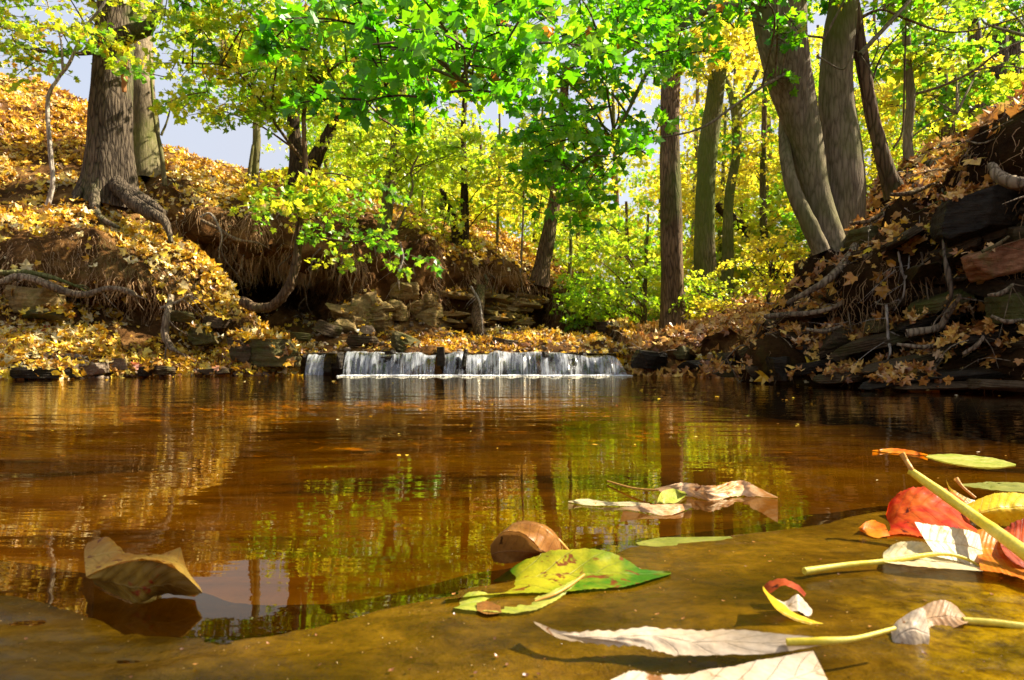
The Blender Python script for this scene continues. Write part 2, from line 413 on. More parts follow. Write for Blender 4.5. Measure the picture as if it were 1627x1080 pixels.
def litter(name, label, sh, n, wrow, mat, size=.068, pxlim=(-9999, 9999), wfun=lambda c: np.clip(.75 + 1.6 * fbm(c, 1.1, 61, 4), .03, 1.6), tilt=.8, rr=(0, 1)):
    p, nn = scatter(sh, n, wrow, pxlim, wfun)
    A = Acc(); keys = [('maple', .15), ('maple', -.3), ('maple', .55), ('maple', .9), ('oval', .4)]
    pick = RNG.choice(5, n, p=[.2, .25, .25, .2, .1])
    dist = np.maximum(1, p[:, 1] / 9)
    sz = size * RNG.choice([.45, .7, 1, 1.35], n, p=[.3, .3, .25, .15]) * RNG.uniform(.8, 1.2, n) * dist ** .8
    nr = nn * 1.0 + rdir(n) * tilt * RNG.random(n)[:, None] * 1.6
    pos = p + nn * (RNG.random(n)[:, None] * .055)
    rv = np.clip(np.clip(RNG.beta(1.7, 1.3, n) + .30 * fbm(p, .9, 33, 4), 0.03, .955) + (RNG.random(n) < .02) * .044, 0, .999) * (rr[1] - rr[0]) + rr[0]
    for q, key in enumerate(keys):
        m = pick == q
        if m.any(): bake_leaves(A, key, pos[m], nr[m], rdir(m.sum()), sz[m], rv[m])
    o = A.build(name, [mat], smooth=False)
    return tag(o, label, 'leaf litter', kind='stuff')

def z_(z, Y): return (HZ - (z - CH) * FP / Y, Y)
def wl(Y): return (WL(Y), Y)
def un(Y): return z_(-.35, Y)
A_COLS = {
 -1500: [un(2.9), wl(3.0), z_(.5, 3.8), z_(.55, 3.9), z_(.8, 4.1), z_(1.05, 3.9), z_(1.3, 4.0), z_(2.2, 4.8), z_(4.3, 7), z_(4.0, 10), z_(1, 30)],
 -300: [un(5.0), wl(5.1), z_(.55, 6.0), z_(.62, 6.1), z_(.85, 6.4), z_(1.15, 6.1), z_(1.35, 6.2), z_(2.4, 7.2), z_(5.2, 10.5), z_(4.9, 14), z_(1, 60)],
 0: [un(5.7), wl(5.8), (508, 6.9), (500, 7.0), (470, 7.4), (432, 7.0), (392, 7.1), (300, 8.4), (118, 11.5), (135, 15), (480, 60)],
 130: [un(6.0), wl(6.1), (528, 7.1), (520, 7.2), (482, 7.6), (445, 7.2), (395, 7.3), (285, 8.6), (168, 11.5), (190, 15), (480, 60)],
 200: [un(6.2), wl(6.3), (545, 7.1), (535, 7.2), (495, 7.6), (452, 7.25), (420, 7.35), (330, 8.2), (205, 11), (230, 14), (480, 60)],
 245: [un(6.4), wl(6.5), (553, 7.1), (543, 7.2), (505, 7.6), (465, 7.3), (435, 7.4), (380, 7.9), (345, 8.3), (420, 9.2), (560, 11)],
 300: [un(6.5), wl(6.6), (562, 7.1), (550, 7.2), (520, 7.6), (482, 7.4), (455, 7.5), (415, 7.8), (388, 8.1), (460, 8.8), (560, 10)],
 380: [un(6.7), wl(6.8), (582, 7.1), (572, 7.2), (556, 7.5), (522, 7.4), (502, 7.45), (482, 7.6), (470, 7.8), (540, 8.3), (600, 9)],
 440: [un(6.8), wl(6.9), (592, 7.1), (588, 7.2), (580, 7.4), (572, 7.4), (570, 7.45), (566, 7.6), (563, 7.8), (590, 8.3), (620, 9)],
 490: [un(6.9), z_(-.05, 7.0), z_(-.05, 7.1), z_(-.05, 7.2), z_(0, 7.4), z_(0, 7.4), z_(0, 7.45), z_(0, 7.6), z_(0, 7.8), z_(-.1, 8.3), z_(-.3, 9)],
}
B_COLS = {
 120: [un(7.4), (570, 8), (540, 8.4), (520, 8.6), (440, 9.2), (360, 9.0), (345, 9.2), (270, 10.4), (200, 12), (225, 16), (480, 60)],
 260: [un(7.4), (565, 8), (540, 8.4), (520, 8.6), (405, 10.0), (352, 8.7), (326, 8.8), (285, 9.8), (232, 12), (255, 16), (480, 60)],
 350: [un(7.4), (562, 7.8), (548, 8.2), (518, 9.2), (430, 11.0), (385, 8.55), (338, 8.8), (302, 9.8), (262, 12), (280, 16), (480, 60)],
 450: [un(7.3), (561, 7.5), (545, 8.1), (516, 9.7), (455, 11.6), (404, 8.7), (352, 8.9), (322, 9.8), (292, 12.5), (300, 16), (480, 60)],
 520: [un(7.25), (561, 7.4), (547, 8.0), (520, 9.6), (462, 11.4), (414, 8.85), (364, 8.95), (334, 9.8), (304, 13), (312, 17), (480, 60)],
 560: [un(7.25), (561, 7.4), (548, 8.0), (522, 8.8), (474, 8.85), (414, 8.7), (368, 8.8), (338, 9.8), (308, 13), (315, 17), (480, 60)],
 610: [un(7.2), (561, 7.4), (548, 8.1), (526, 9.3), (480, 9.35), (420, 9.1), (380, 9.2), (352, 10), (322, 13.5), (330, 18), (480, 60)],
 645: [un(7.2), (561, 7.4), (548, 8.1), (526, 9.5), (484, 9.7), (425, 9.4), (390, 9.5), (362, 10.3), (335, 14), (340, 18), (480, 60)],
 660: [un(7.2), (561, 7.4), (548, 8.1), (527, 9.6), (484, 9.8), (425, 9.5), (392, 9.6), (365, 10.4), (338, 14), (343, 18), (480, 60)],
 750: [un(7.2), (561, 7.4), (548, 8.1), (530, 10.2), (486, 10.4), (438, 10.2), (408, 10.3), (386, 11), (362, 14), (370, 18), (480, 60)],
 785: [un(7.2), (561, 7.4), (548, 8.1), (532, 10.3), (488, 10.8), (442, 10.4), (416, 10.5), (394, 11.2), (370, 14), (378, 18), (480, 60)],
 825: [un(7.2), (561, 7.4), (549, 8.2), (533, 10.6), (490, 12.8), (450, 10.5), (430, 10.6), (412, 11.4), (390, 14), (400, 18), (480, 60)],
 870: [un(7.2), (561, 7.4), (551, 8.3), (536, 10.8), (500, 11.0), (464, 10.9), (450, 11), (430, 11.8), (410, 14), (420, 18), (480, 60)],
 970: [un(7.2), (561, 7.4), (553, 8.3), (546, 10.8), (532, 11.2), (518, 11.3), (508, 11.5), (495, 12), (480, 15), (485, 20), (490, 60)],
 1010: [un(6.7), wl(6.8), (590, 6.9), (580, 7.0), (568, 7.25), (558, 7.1), (552, 7.2), (545, 9), (522, 14), (512, 20), (505, 60)],
 1100: [un(6.3), wl(6.4), (592, 6.5), (586, 6.6), (572, 6.95), (560, 6.7), (551, 6.8), (525, 8.5), (500, 12), (495, 20), (490, 60)],
 1200: [un(5.9), wl(6.0), (592, 6.1), (584, 6.2), (568, 6.6), (556, 6.3), (546, 6.4), (512, 8), (478, 11), (470, 20), (460, 60)],
 1300: [un(5.8), wl(5.9), (590, 6.1), (582, 6.2), (565, 6.5), (552, 6.4), (540, 6.5), (500, 8), (440, 11), (400, 20), (400, 60)],
 1450: [un(5.8), wl(5.9), (580, 6.1), (570, 6.2), (550, 6.5), (530, 6.4), (510, 6.5), (450, 8), (330, 10.5), (320, 20), (340, 60)],
 1627: [un(5.8), wl(5.9), (560, 6.1), (540, 6.2), (520, 6.5), (480, 6.4), (430, 6.5), (350, 8), (225, 10), (230, 20), (300, 60)],
 2500: [un(4.8), wl(4.9), (540, 5.1), (500, 5.2), (450, 5.5), (400, 5.4), (350, 5.5), (250, 7), (100, 10), (150, 20), (300, 60)],
}
D_COLS = {
 1205: [un(5.4), z_(-.3, 5.5), z_(-.3, 5.6), z_(-.3, 5.6), z_(-.3, 5.7), z_(-.3, 5.7), z_(-.3, 5.7), z_(-.3, 5.8), z_(-.3, 5.9), z_(-.4, 6.2), z_(-.5, 7)],
 1235: [un(4.9), wl(5.0), (590, 5.1), (575, 5.2), (552, 5.4), (530, 5.2), (508, 5.25), (498, 5.4), (490, 5.6), (590, 6.2), (640, 7)],
 1290: [un(4.7), wl(4.8), (592, 4.9), (565, 5.0), (532, 5.3), (492, 5.1), (470, 5.15), (432, 5.4), (408, 5.7), (500, 6.6), (600, 8)],
 1350: [un(4.5), wl(4.6), (593, 4.7), (562, 4.8), (520, 5.2), (472, 4.95), (432, 5.1), (388, 5.4), (345, 6.0), (380, 7), (520, 9)],
 1420: [un(4.3), wl(4.4), (594, 4.5), (555, 4.6), (502, 5.0), (450, 4.7), (402, 4.85), (335, 5.4), (283, 6.5), (330, 8), (450, 10)],
 1500: [un(4.1), wl(4.2), (596, 4.25), (550, 4.35), (480, 4.8), (402, 4.45), (332, 4.6), (275, 5.4), (237, 6.8), (300, 8), (400, 10)],
 1570: [un(3.9), wl(4.0), (600, 4.05), (540, 4.15), (452, 4.6), (362, 4.2), (285, 4.3), (242, 5.0), (212, 6.5), (260, 8), (380, 10)],
 1627: [un(3.8), wl(3.85), (605, 3.9), (542, 4.0), (432, 4.4), (322, 4.0), (228, 4.1), (205, 4.8), (188, 6), (240, 8), (360, 10)],
 1800: [un(3.4), wl(3.5), (612, 3.6), (532, 3.7), (402, 4.1), (282, 3.7), (182, 3.8), (152, 4.5), (130, 6), (200, 8), (350, 10)],
 2700: [un(2.2), wl(2.3), z_(.15, 2.4), z_(.4, 2.5), z_(.8, 2.8), z_(1.2, 2.5), z_(1.6, 2.6), z_(1.9, 3.4), z_(2.1, 5), z_(2, 7), z_(1, 12)],
}
SA = sheet('bank_slope', A_COLS, M['soil'], seed=1)
SB = sheet('bank_slope', B_COLS, M['soil'], seed=20, faceamp=.2)
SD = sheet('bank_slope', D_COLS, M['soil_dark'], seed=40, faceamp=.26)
for s_, lb in ((SA, 'leafy near left bank of the stream rising to the skyline'), (SB, 'undercut bank behind the waterfall running across to the valley floor'), (SD, 'dark rooty right bank over the pool')):
    tag(s_['obj'], lb, 'bank', kind='structure')

# far ground, one sheet to the horizon (lies under the banks)
n = 90
gx = np.concatenate([np.linspace(-400, -20, 12), np.linspace(-18, 18, 60), np.linspace(20, 400, 12)])
gy = np.concatenate([np.linspace(-200, -6, 8), np.linspace(-5, 40, 60), np.linspace(45, 900, 20)])
X, Y = np.meshgrid(gx, gy, indexing='ij')
Z = np.where(Y > 9.5, np.minimum(.1 + (Y - 9.5) * .02, 1.0), -.7)
side = np.clip((np.abs(X) - 9) / 8, 0, 1); Z = Z + side * 1.6
G = np.stack([X, Y, Z], -1); G[..., 2] += .1 * fbm(G, .3, 3, 3)
o = mesh_np('ground', G.reshape(-1, 3), gridfaces(*X.shape).ravel(), np.full((X.shape[0] - 1) * (X.shape[1] - 1), 4), [M['soil']])
tag(o, kind='structure')

# ------------------------------------------------------------------ pool: bed, water, upper stream
gx = np.linspace(-11, 9, 140); gy = np.concatenate([np.linspace(-4, .3, 8), np.linspace(.35, 7.6, 110)])
X, Y = np.meshgrid(gx, gy, indexing='ij')
Z = -.10 - .16 * np.clip((Y - .9) / 2.5, 0, 1) + .02 * 0
G = np.stack([X, Y, Z], -1); G[..., 2] += .035 * fbm(G * np.array([1, 2, 1]), .9, 5, 4)
tag(mesh_np('stream_bed', G.reshape(-1, 3), gridfaces(*X.shape).ravel(), np.full((X.shape[0] - 1) * (X.shape[1] - 1), 4), [M['bed']]), kind='structure')
V = [(-11, -4, 0), (9, -4, 0), (9, 7.3, 0), (-11, 7.3, 0)]
tag(mesh_np('water', V, [0, 1, 2, 3], [4], [M['water']]), kind='structure')
V = [P(470, 560, 7.18), P(985, 560, 7.18), P(1010, 555.5, 9.0), P(420, 555.5, 9.0)]
V = [(v[0], v[1], .226) for v in V]
tag(mesh_np('upper_stream_water', V, [0, 1, 2, 3], [4], [M['water']]), kind='structure')

# wet slab in the foreground, its edge just breaks the surface
edge_px = [(-900, 800), (-300, 900), (0, 948), (110, 965), (200, 1008), (300, 1012), (430, 1003), (520, 990), (620, 965), (705, 942), (860, 912), (1000, 872), (1130, 856), (1280, 836), (1400, 815), (1520, 800), (1700, 790), (2400, 760)]
ex = []; ey = []
for px, py in edge_px:
    Yv = CH * FP / (py - HZ); ex.append((px - W / 2) / FP * Yv); ey.append(Yv)
gx = np.linspace(-1.6, 2.2, 900)
E = np.interp(gx, ex, ey)
E = E + .007 * fbm(np.stack([gx, 0 * gx, 0 * gx], -1), 11, 3, 5)
tt = np.concatenate([np.linspace(0, .65, 12)[:-1], np.linspace(.65, 1, 200), 1 + np.linspace(.01, .35, 14)])
Xs = np.repeat(gx[:, None], len(tt), 1)
Ys = -1.2 + (E[:, None] + 1.2) * tt[None]
Ys = np.where(tt[None] > 1, E[:, None] + (tt[None] - 1) * .6, Ys)
dE = E[:, None] - Ys
Zs = np.where(dE >= 0, .0020 * (1 - np.exp(-dE / .05)) + .003 * np.clip(dE, 0, .5), dE * .25)
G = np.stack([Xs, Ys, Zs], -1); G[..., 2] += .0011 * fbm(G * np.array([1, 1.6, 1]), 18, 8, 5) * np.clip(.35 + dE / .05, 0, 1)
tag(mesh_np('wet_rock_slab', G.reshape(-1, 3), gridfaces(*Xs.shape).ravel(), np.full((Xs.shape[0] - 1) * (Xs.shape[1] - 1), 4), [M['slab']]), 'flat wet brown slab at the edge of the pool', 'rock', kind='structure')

# ------------------------------------------------------------------ rocks
_ico = None
def ico():
    global _ico
    if _ico is None:
        import bmesh
        bm = bmesh.new(); bmesh.ops.create_icosphere(bm, subdivisions=5, radius=1)
        _ico = (np.array([v.co[:] for v in bm.verts]), np.array([[v.index for v in f.verts] for f in bm.faces])); bm.free()
    return _ico
def rockV(seed, size, planes=14, flat=True, rough=.05):
    r = np.random.default_rng(seed); V, F = ico(); V = V.copy()
    for k in range(planes):
        nn = r.normal(size=3); nn[2] *= .35 if flat and k > 3 else 1; nn /= np.linalg.norm(nn)
        d = r.uniform(.5, .78); ov = V @ nn - d; V -= np.where(ov > 0, ov, 0)[:, None] * nn
    for sgn in (1, -1):
        ov = V @ np.array([0, 0, sgn]) - .5; V[:, 2] -= np.where(ov > 0, ov, 0) * sgn
    V /= np.abs(V).max(0)
    size = np.array(size)
    Vs = V * size / 2
    nrm = V / np.linalg.norm(V, axis=1)[:, None]
    am = rough * size.min() * 1.2
    Vs = Vs + nrm * (am * fbm(Vs + seed, 2.5 / size.mean(), seed, 4))[:, None]
    lay = np.sin(Vs[:, 2] / size[2] * 26 + 2 * vnoise(Vs, 5, seed)) * .012 * size[:2].min()
    Vs[:, :2] += nrm[:, :2] * lay[:, None]
    return Vs, F
def rot(rx, ry, rz): return np.array((Matrix.Rotation(rz, 3, 'Z') @ Matrix.Rotation(ry, 3, 'Y') @ Matrix.Rotation(rx, 3, 'X')))
def rock(px, py, Y, wpx, hpx, dm, label, mat='rock', tilt=0, rz=0, seed=None, name='rock', group=None):
    seed = seed if seed is not None else int(px * 7 + py)
    V, F = rockV(seed, (wpx / FP * Y, dm, hpx / FP * Y))
    V = V @ rot(0, math.radians(tilt), rz).T + np.array(P(px, py, Y))
    A = Acc(); A.add(V, F)
    return tag(A.build(name, [M[mat]]), label, 'rock', group)
# left shore
rock(52, 478, 6.95, 100, 42, .5, 'square tan block under the bank root at the left edge', 'rock_tan', 3)
rock(62, 500, 6.85, 92, 14, .4, 'thin greenish slab right beneath the square tan block', 'rock_green', 4)
rock(185, 578, 6.45, 40, 17, .2, 'pale rounded stone standing above the left waterline', 'pebble', 2)
rock(60, 592, 5.95, 110, 17, .3, 'long black wet slab along the left waterline', 'rock_wet', 0)
rock(155, 586, 6.25, 36, 17, .2, 'dark grey stone left of the pale rounded stone', 'pebble', -12)
rock(262, 588, 6.5, 46, 13, .22, 'dark flat stone right of the pale rounded stone at the waterline', 'rock', 6)
rock(228, 590, 6.45, 26, 16, .2, 'small black pointed stone at the left waterline', 'rock_wet', -10)
rock(345, 590, 6.7, 60, 9, .25, 'low brown slab in the leaves at the waterline', 'rock', -2)
rock(290, 503, 7.15, 44, 17, .3, 'small flat greenish ledge stone under the left bank roots', 'rock_green', 4)
rock(322, 532, 7.2, 50, 34, .3, 'mossy squarish boulder below the left bank roots', 'rock_green', -8)
rock(345, 512, 7.35, 50, 16, .3, 'brown slab tucked behind the mossy squarish boulder', 'rock', 8)
rock(428, 561, 7.05, 108, 42, .5, 'long mossy brown boulder left of the waterfall', 'rock_green', 1)
rock(382, 556, 7.0, 50, 40, .4, 'dark boulder joined to the long mossy boulder', 'rock', 0)
rock(500, 578, 7.25, 60, 34, .3, 'black wet block behind the small left trickle', 'rock_wet', 0)
rock(470, 534, 7.7, 50, 12, .4, 'green flat stone on the gravel behind the long mossy boulder', 'rock_green', 6)
# behind the fall
rock(582, 542, 7.75, 62, 17, .4, 'dark flat slab lying above the left end of the fall', 'rock', 4)
rock(640, 544, 7.6, 62, 26, .35, 'olive wedge shaped slab standing tilted above the fall', 'rock_green', 24)
rock(520, 522, 8.3, 40, 18, .4, 'dark angular stone under the overhang', 'rock', 20)
rock(585, 524, 8.5, 24, 13, .2, 'small pale round stone beneath the overhang', 'pebble', 0)
rock(800, 545, 8.1, 46, 14, .3, 'dark brown stone above the middle of the fall', 'rock', 8)
rock(852, 548, 8.0, 52, 15, .3, 'reddish brown flat stone above the right of the fall', 'rock_red', -4)
rock(960, 520, 10.2, 40, 18, .4, 'grey stone on the far shaded slope right of the hollow', 'rock', 0)
# right bank
rock(1575, 418, 3.95, 122, 46, .32, 'large reddish sandstone slab jutting from the right bank', 'rock_red', -17, seed=5)
rock(1560, 340, 4.25, 190, 70, .5, 'big black overhanging block above the reddish slab', 'rock_wet', -20)
rock(1500, 478, 4.35, 90, 20, .4, 'green mossy shelf stone left of the reddish slab', 'rock_green', -22)
rock(1600, 490, 3.95, 60, 44, .3, 'mossy upright stone below the reddish slab', 'rock_green', -8)
rock(1400, 515, 4.75, 55, 24, .3, 'small greenish block midway up the right bank', 'rock_green', -6)
rock(1310, 555, 4.95, 150, 16, .4, 'long sloping shale shelf low on the right bank', 'rock', -24)
rock(1240, 586, 4.9, 34, 38, .3, 'upright dark stone at the left foot of the right bank', 'rock_wet', -4)
rock(1460, 570, 4.3, 260, 14, .4, 'long thin dark shelf across the right bank', 'rock', -13)
rock(1500, 597, 4.05, 270, 17, .4, 'lowest long black ledge above the right waterline', 'rock_wet', -6)
rock(1400, 540, 4.6, 160, 16, .4, 'dark shale shelf with leaves midway up the right bank', 'rock', -16)
rock(1560, 535, 4.05, 150, 18, .3, 'wet dark shelf under the mossy upright stone', 'rock_wet', -9)
rock(1280, 500, 5.15, 110, 14, .35, 'pale root-like shale ledge at the left end of the right bank', 'rock', -8)
rock(1470, 510, 4.45, 120, 16, .35, 'black shelf below the green mossy shelf stone', 'rock_wet', -18)
rock(1480, 612, 4.0, 180, 13, .3, 'brown slab just clear of the water at the right', 'rock', -2)
rock(1590, 612, 3.8, 120, 16, .3, 'brown wet slab at the right edge waterline', 'rock', 3)
rock(1340, 460, 5.05, 80, 16, .3, 'mossy ledge stone beneath the thick mossy root', 'rock_green', -20)
rock(1370, 385, 5.2, 60, 40, .4, 'rounded mossy stone at the foot of the big right tree', 'rock_green', -10)
rock(1610, 255, 4.35, 90, 60, .4, 'dark mossy block at the upper right edge', 'rock_wet', -20)
rock(1190, 592, 5.7, 120, 10, .3, 'low dark leaf-strewn slab at the water in front of the valley', 'rock', -3)
rock(1130, 578, 6.5, 110, 14, .4, 'black shelf stone under the leaves right of the waterfall', 'rock_wet', -4)
rock(1030, 572, 6.9, 60, 28, .4, 'black boulder beside the right end of the waterfall', 'rock_wet', 6)
rock(1085, 560, 6.9, 40, 22, .4, 'small mossy boulder right of the black boulder by the fall', 'rock_green', 0)
rock(1205, 560, 6.3, 70, 16, .4, 'dark shelf stone in the leaves left of the right bank foot', 'rock', -8)
rock(1262, 560, 5.05, 60, 22, .35, 'dark jutting block just above the upright dark stone', 'rock_wet', -14)
rock(1290, 582, 4.85, 90, 16, .35, 'dark wet slab right of the upright dark stone', 'rock_wet', -10)
rock(1255, 530, 5.15, 70, 14, .35, 'thin shelf stone beneath the pale root-like ledge', 'rock', -10)
rock(1350, 598, 4.6, 110, 15, .35, 'dark leaf-covered slab at the middle of the right waterline', 'rock', -5)
rock(1155, 566, 6.6, 60, 12, .35, 'thin brown shelf above the black shelf stone', 'rock', -5)
# layered outcrop under the overhang, one mass of bedrock
A = Acc(); r = random.Random(4)
for k in range(38):
    px = r.uniform(690, 845); py = 528 - r.random() ** .8 * 62; 
    V, F = rockV(500 + k, (r.uniform(.25, .75), .55, r.uniform(.05, .10)), rough=.05)
    V = V @ rot(0, math.radians(5 + r.uniform(-5, 4)), r.uniform(-.3, .3)).T + np.array(P(px, py, np.interp(px, [690, 845], [9.75, 10.6]) + r.uniform(0, .2) + (528 - py) * .004)); A.add(V, F)
tag(A.build('rock_outcrop', [M['rock_tan']]), 'layered tan shale outcrop under the overhang behind the waterfall', 'rock')
A = Acc()
for k in range(46):
    px = r.uniform(545, 700); py = 528 - r.random() * 70 * (1 - abs(px - 640) / 190)
    V, F = rockV(600 + k, (r.uniform(.15, .5), .45, r.uniform(.10, .28)), flat=False, rough=.10)
    V = V @ rot(0, r.uniform(-.4, .4), r.uniform(-.5, .5)).T + np.array(P(px, py, np.interp(px, [545, 620, 700], [8.7, 9.25, 9.95]) + r.uniform(-.05, .12))); A.add(V, F)
tag(A.build('rock_outcrop', [M['rock_tan']]), 'crumbling pale yellow-green rock face left of the layered outcrop', 'rock')
# layered shale of the right bank, one mass
A = Acc()
for k in range(80):
    px = r.uniform(1212, 1800) if k < 64 else r.uniform(1208, 1290); f = r.random()
    base = 608; top = np.interp(px, [1205, 1235, 1290, 1350, 1420, 1500, 1627, 1800], [560, 505, 490, 455, 415, 390, 330, 300])
    py = base + (top - base) * f
    Yw = np.interp(px, [1235, 1350, 1500, 1627, 1800], [5.15, 4.8, 4.42, 4.05, 3.7]) + f * .28 + r.uniform(-.06, .1)
    V, F = rockV(700 + k, (r.uniform(.12, .5), r.uniform(.3, .6), r.uniform(.035, .15)), rough=.10)
    V = V @ rot(r.uniform(-.25, .15), math.radians(-12 + r.uniform(-16, 12)), r.uniform(-.6, .6)).T + np.array(P(px, py, Yw)); A.add(V, F)
for k in range(34):
    px = r.uniform(1330, 1750); py = np.interp(px, [1330, 1450, 1627, 1750], [440, 350, 300, 250]) + r.uniform(-10, 90)
    Yw = np.interp(px, [1330, 1450, 1627, 1750], [5.05, 4.55, 4.05, 3.75]) + r.uniform(-.05, .2)
    V, F = rockV(800 + k, (r.uniform(.1, .38), r.uniform(.25, .5), r.uniform(.04, .13)), rough=.12)
    V = V @ rot(r.uniform(-.3, .2), math.radians(-16 + r.uniform(-16, 14)), r.uniform(-.7, .7)).T + np.array(P(px, py, Yw)); A.add(V, F)
tag(A.build('rock_outcrop', [M['rock']]), 'stepped dark shale ledges of the right bank', 'rock')
# pebbles: gravel nobody would count
def pebbles(sh, n, wrow, pxlim, name):
    p, nn = scatter(sh, n, wrow, pxlim); A = Acc()
    V0, F0 = None, None
    import bmesh
    bm = bmesh.new(); bmesh.ops.create_icosphere(bm, subdivisions=2, radius=1)
    V0 = np.array([v.co[:] for v in bm.verts]); F0 = np.array([[v.index for v in f.verts] for f in bm.faces]); bm.free()
    for k in range(n):
        s = RNG.uniform(.01, .045) * RNG.uniform(.6, 1); sc = s * RNG.uniform(.5, 1.5, 3); sc[2] *= .6
        V = V0 * (1 + .25 * vnoise(V0 + k * 3, 1.3, 1)[:, None]) * sc
        V = V @ rot(*RNG.uniform(-1, 1, 3)).T; A.add(V + p[k] + nn[k] * sc[2] * .4, F0)
    tag(A.build(name, [M['pebble']]), kind='stuff')
pebbles(SB, 800, ([0, 1, 1.2, 3, 3.4, 4], [0, 0, 1, 1, .3, 0]), (440, 1000), 'gravel')
pebbles(SA, 350, ([0, .9, 1, 1.3, 1.5], [0, 0, 1, .6, 0]), (-300, 440), 'gravel')

# ------------------------------------------------------------------ waterfall
A = Acc()
V, F = None, None
for k, (x0, x1) in enumerate(((470, 570), (540, 700), (680, 760), (735, 880), (860, 985))):
    V, F = rockV(900 + k, ((x1 - x0) / FP * 7.4, .55, .25), rough=.03)
    A.add(V + np.array(P((x0 + x1) / 2, 579, 7.42)), F)
V, F = rockV(950, (3.6, 1.5, .2), rough=.02); A.add(V + np.array([-.55, 8.0, .1]), F)
tag(A.build('rock_ledge', [M['rock_wet']]), 'black wet rock ledge that the waterfall runs over', 'rock')
def fall(x0, x1, label, out=.12, flare=(0, 0), top=561, seed=0, bot=WL(6.95)):
    nu, nv = max(24, int((x1 - x0) / 1.5)), 26
    u = np.linspace(0, 1, nu)[:, None]; v = np.linspace(0, 1, nv)[None]
    px = x0 + (x1 - x0) * u + flare[0] * (1 - u) * v + flare[1] * u * v
    s = np.clip(v * 1.15, 0, 1)
    zt = CH + (HZ - top) / FP * 7.1 + .020 * vnoise(np.stack([px / 22, 0 * px, 0 * px], -1), 1, seed + 5) + .006 * vnoise(np.stack([px / 6, 0 * px, 0 * px], -1), 1, seed + 6)
    out = out * (1 + .7 * vnoise(np.stack([px / 18, 0 * px, 0 * px], -1), 1, seed + 7))
    nz = vnoise(np.stack([px / 14, 0 * px, v * .6 + 0 * px], -1), 1, seed) * .035 + vnoise(np.stack([px / 4, 0 * px, v * .5 + 0 * px], -1), 1, seed + 1) * .014
    Y = 7.24 - out * np.sqrt(s) - .10 * (v > 0) * v + nz * np.sqrt(s) 
    z = zt * (1 - np.clip((v - .12) / .88, 0, 1) ** 1.6) - .012 * v + .004 * np.clip(1 - v / .12, 0, 1)
    X = (px - W / 2) / FP * 7.1
    G = np.stack([X + 0 * Y, Y, z + 0 * Y], -1)
    UV = np.stack([X + 0 * Y, v + 0 * X], -1)
    F = gridfaces(nu, nv)
    o = mesh_np('waterfall', G.reshape(-1, 3), F.ravel(), np.full(len(F), 4), [M['fall']], uv=UV.reshape(-1, 2))
    tag(o, label, 'waterfall')
fall(488, 514, 'narrow trickle at the far left, apart from the main fall', seed=3, flare=(2, 3), top=563)
fall(548, 692, 'broad left curtain of the main waterfall', seed=5)
fall(706, 736, 'narrow middle strand of the waterfall between two dark rocks', seed=8, flare=(0, 2))
fall(742, 868, 'middle curtain of the waterfall', seed=11, flare=(0, 4))
fall(864, 972, 'rightmost curtain of the waterfall, flaring outward at its right end', seed=15, flare=(0, 22), out=.2, top=563)
for k, (px, py, w_, h_, lb) in enumerate(((700, 566, 14, 30, 'black stone splitting the left curtain from the middle strand'), (739, 568, 9, 28, 'thin black stone between the middle strand and the middle curtain'), (540, 572, 14, 26, 'dark stone at the left end of the main fall'), (620, 560, 20, 6, 'small flat stone on the lip of the left curtain'), (866, 563, 12, 9, 'small dark stone on the lip between the middle and right curtains'), (925, 562, 16, 5, 'flat pebble on the lip of the right curtain'))):
    rock(px, py, 7.08, w_, h_, .12, lb, 'rock_wet', RNG.uniform(-8, 8), seed=60 + k)
# foam at the foot: many tiny bubbles
A = Acc(); import bmesh as _b
bm = _b.new(); _b.ops.create_icosphere(bm, subdivisions=1, radius=1)
V0 = np.array([v.co[:] for v in bm.verts]); F0 = np.array([[v.index for v in f.verts] for f in bm.faces]); bm.free()
n = 2600; px = RNG.uniform(545, 1000, n); Yf = 6.97 - np.abs(RNG.normal(0, .05, n)) * (1 + .8 * np.sin(px / 17) + .5 * np.sin(px / 5.3)); sz = RNG.uniform(.003, .011, n) * (.6 + .4 * np.sin(px / 11) ** 2)
for k in range(n):
    A.add(V0 * sz[k] * [2.2, 1.4, .8] + [(px[k] - W / 2) / FP * 7, Yf[k], .001], F0)
tag(A.build('foam', [M['foam']]), kind='stuff')

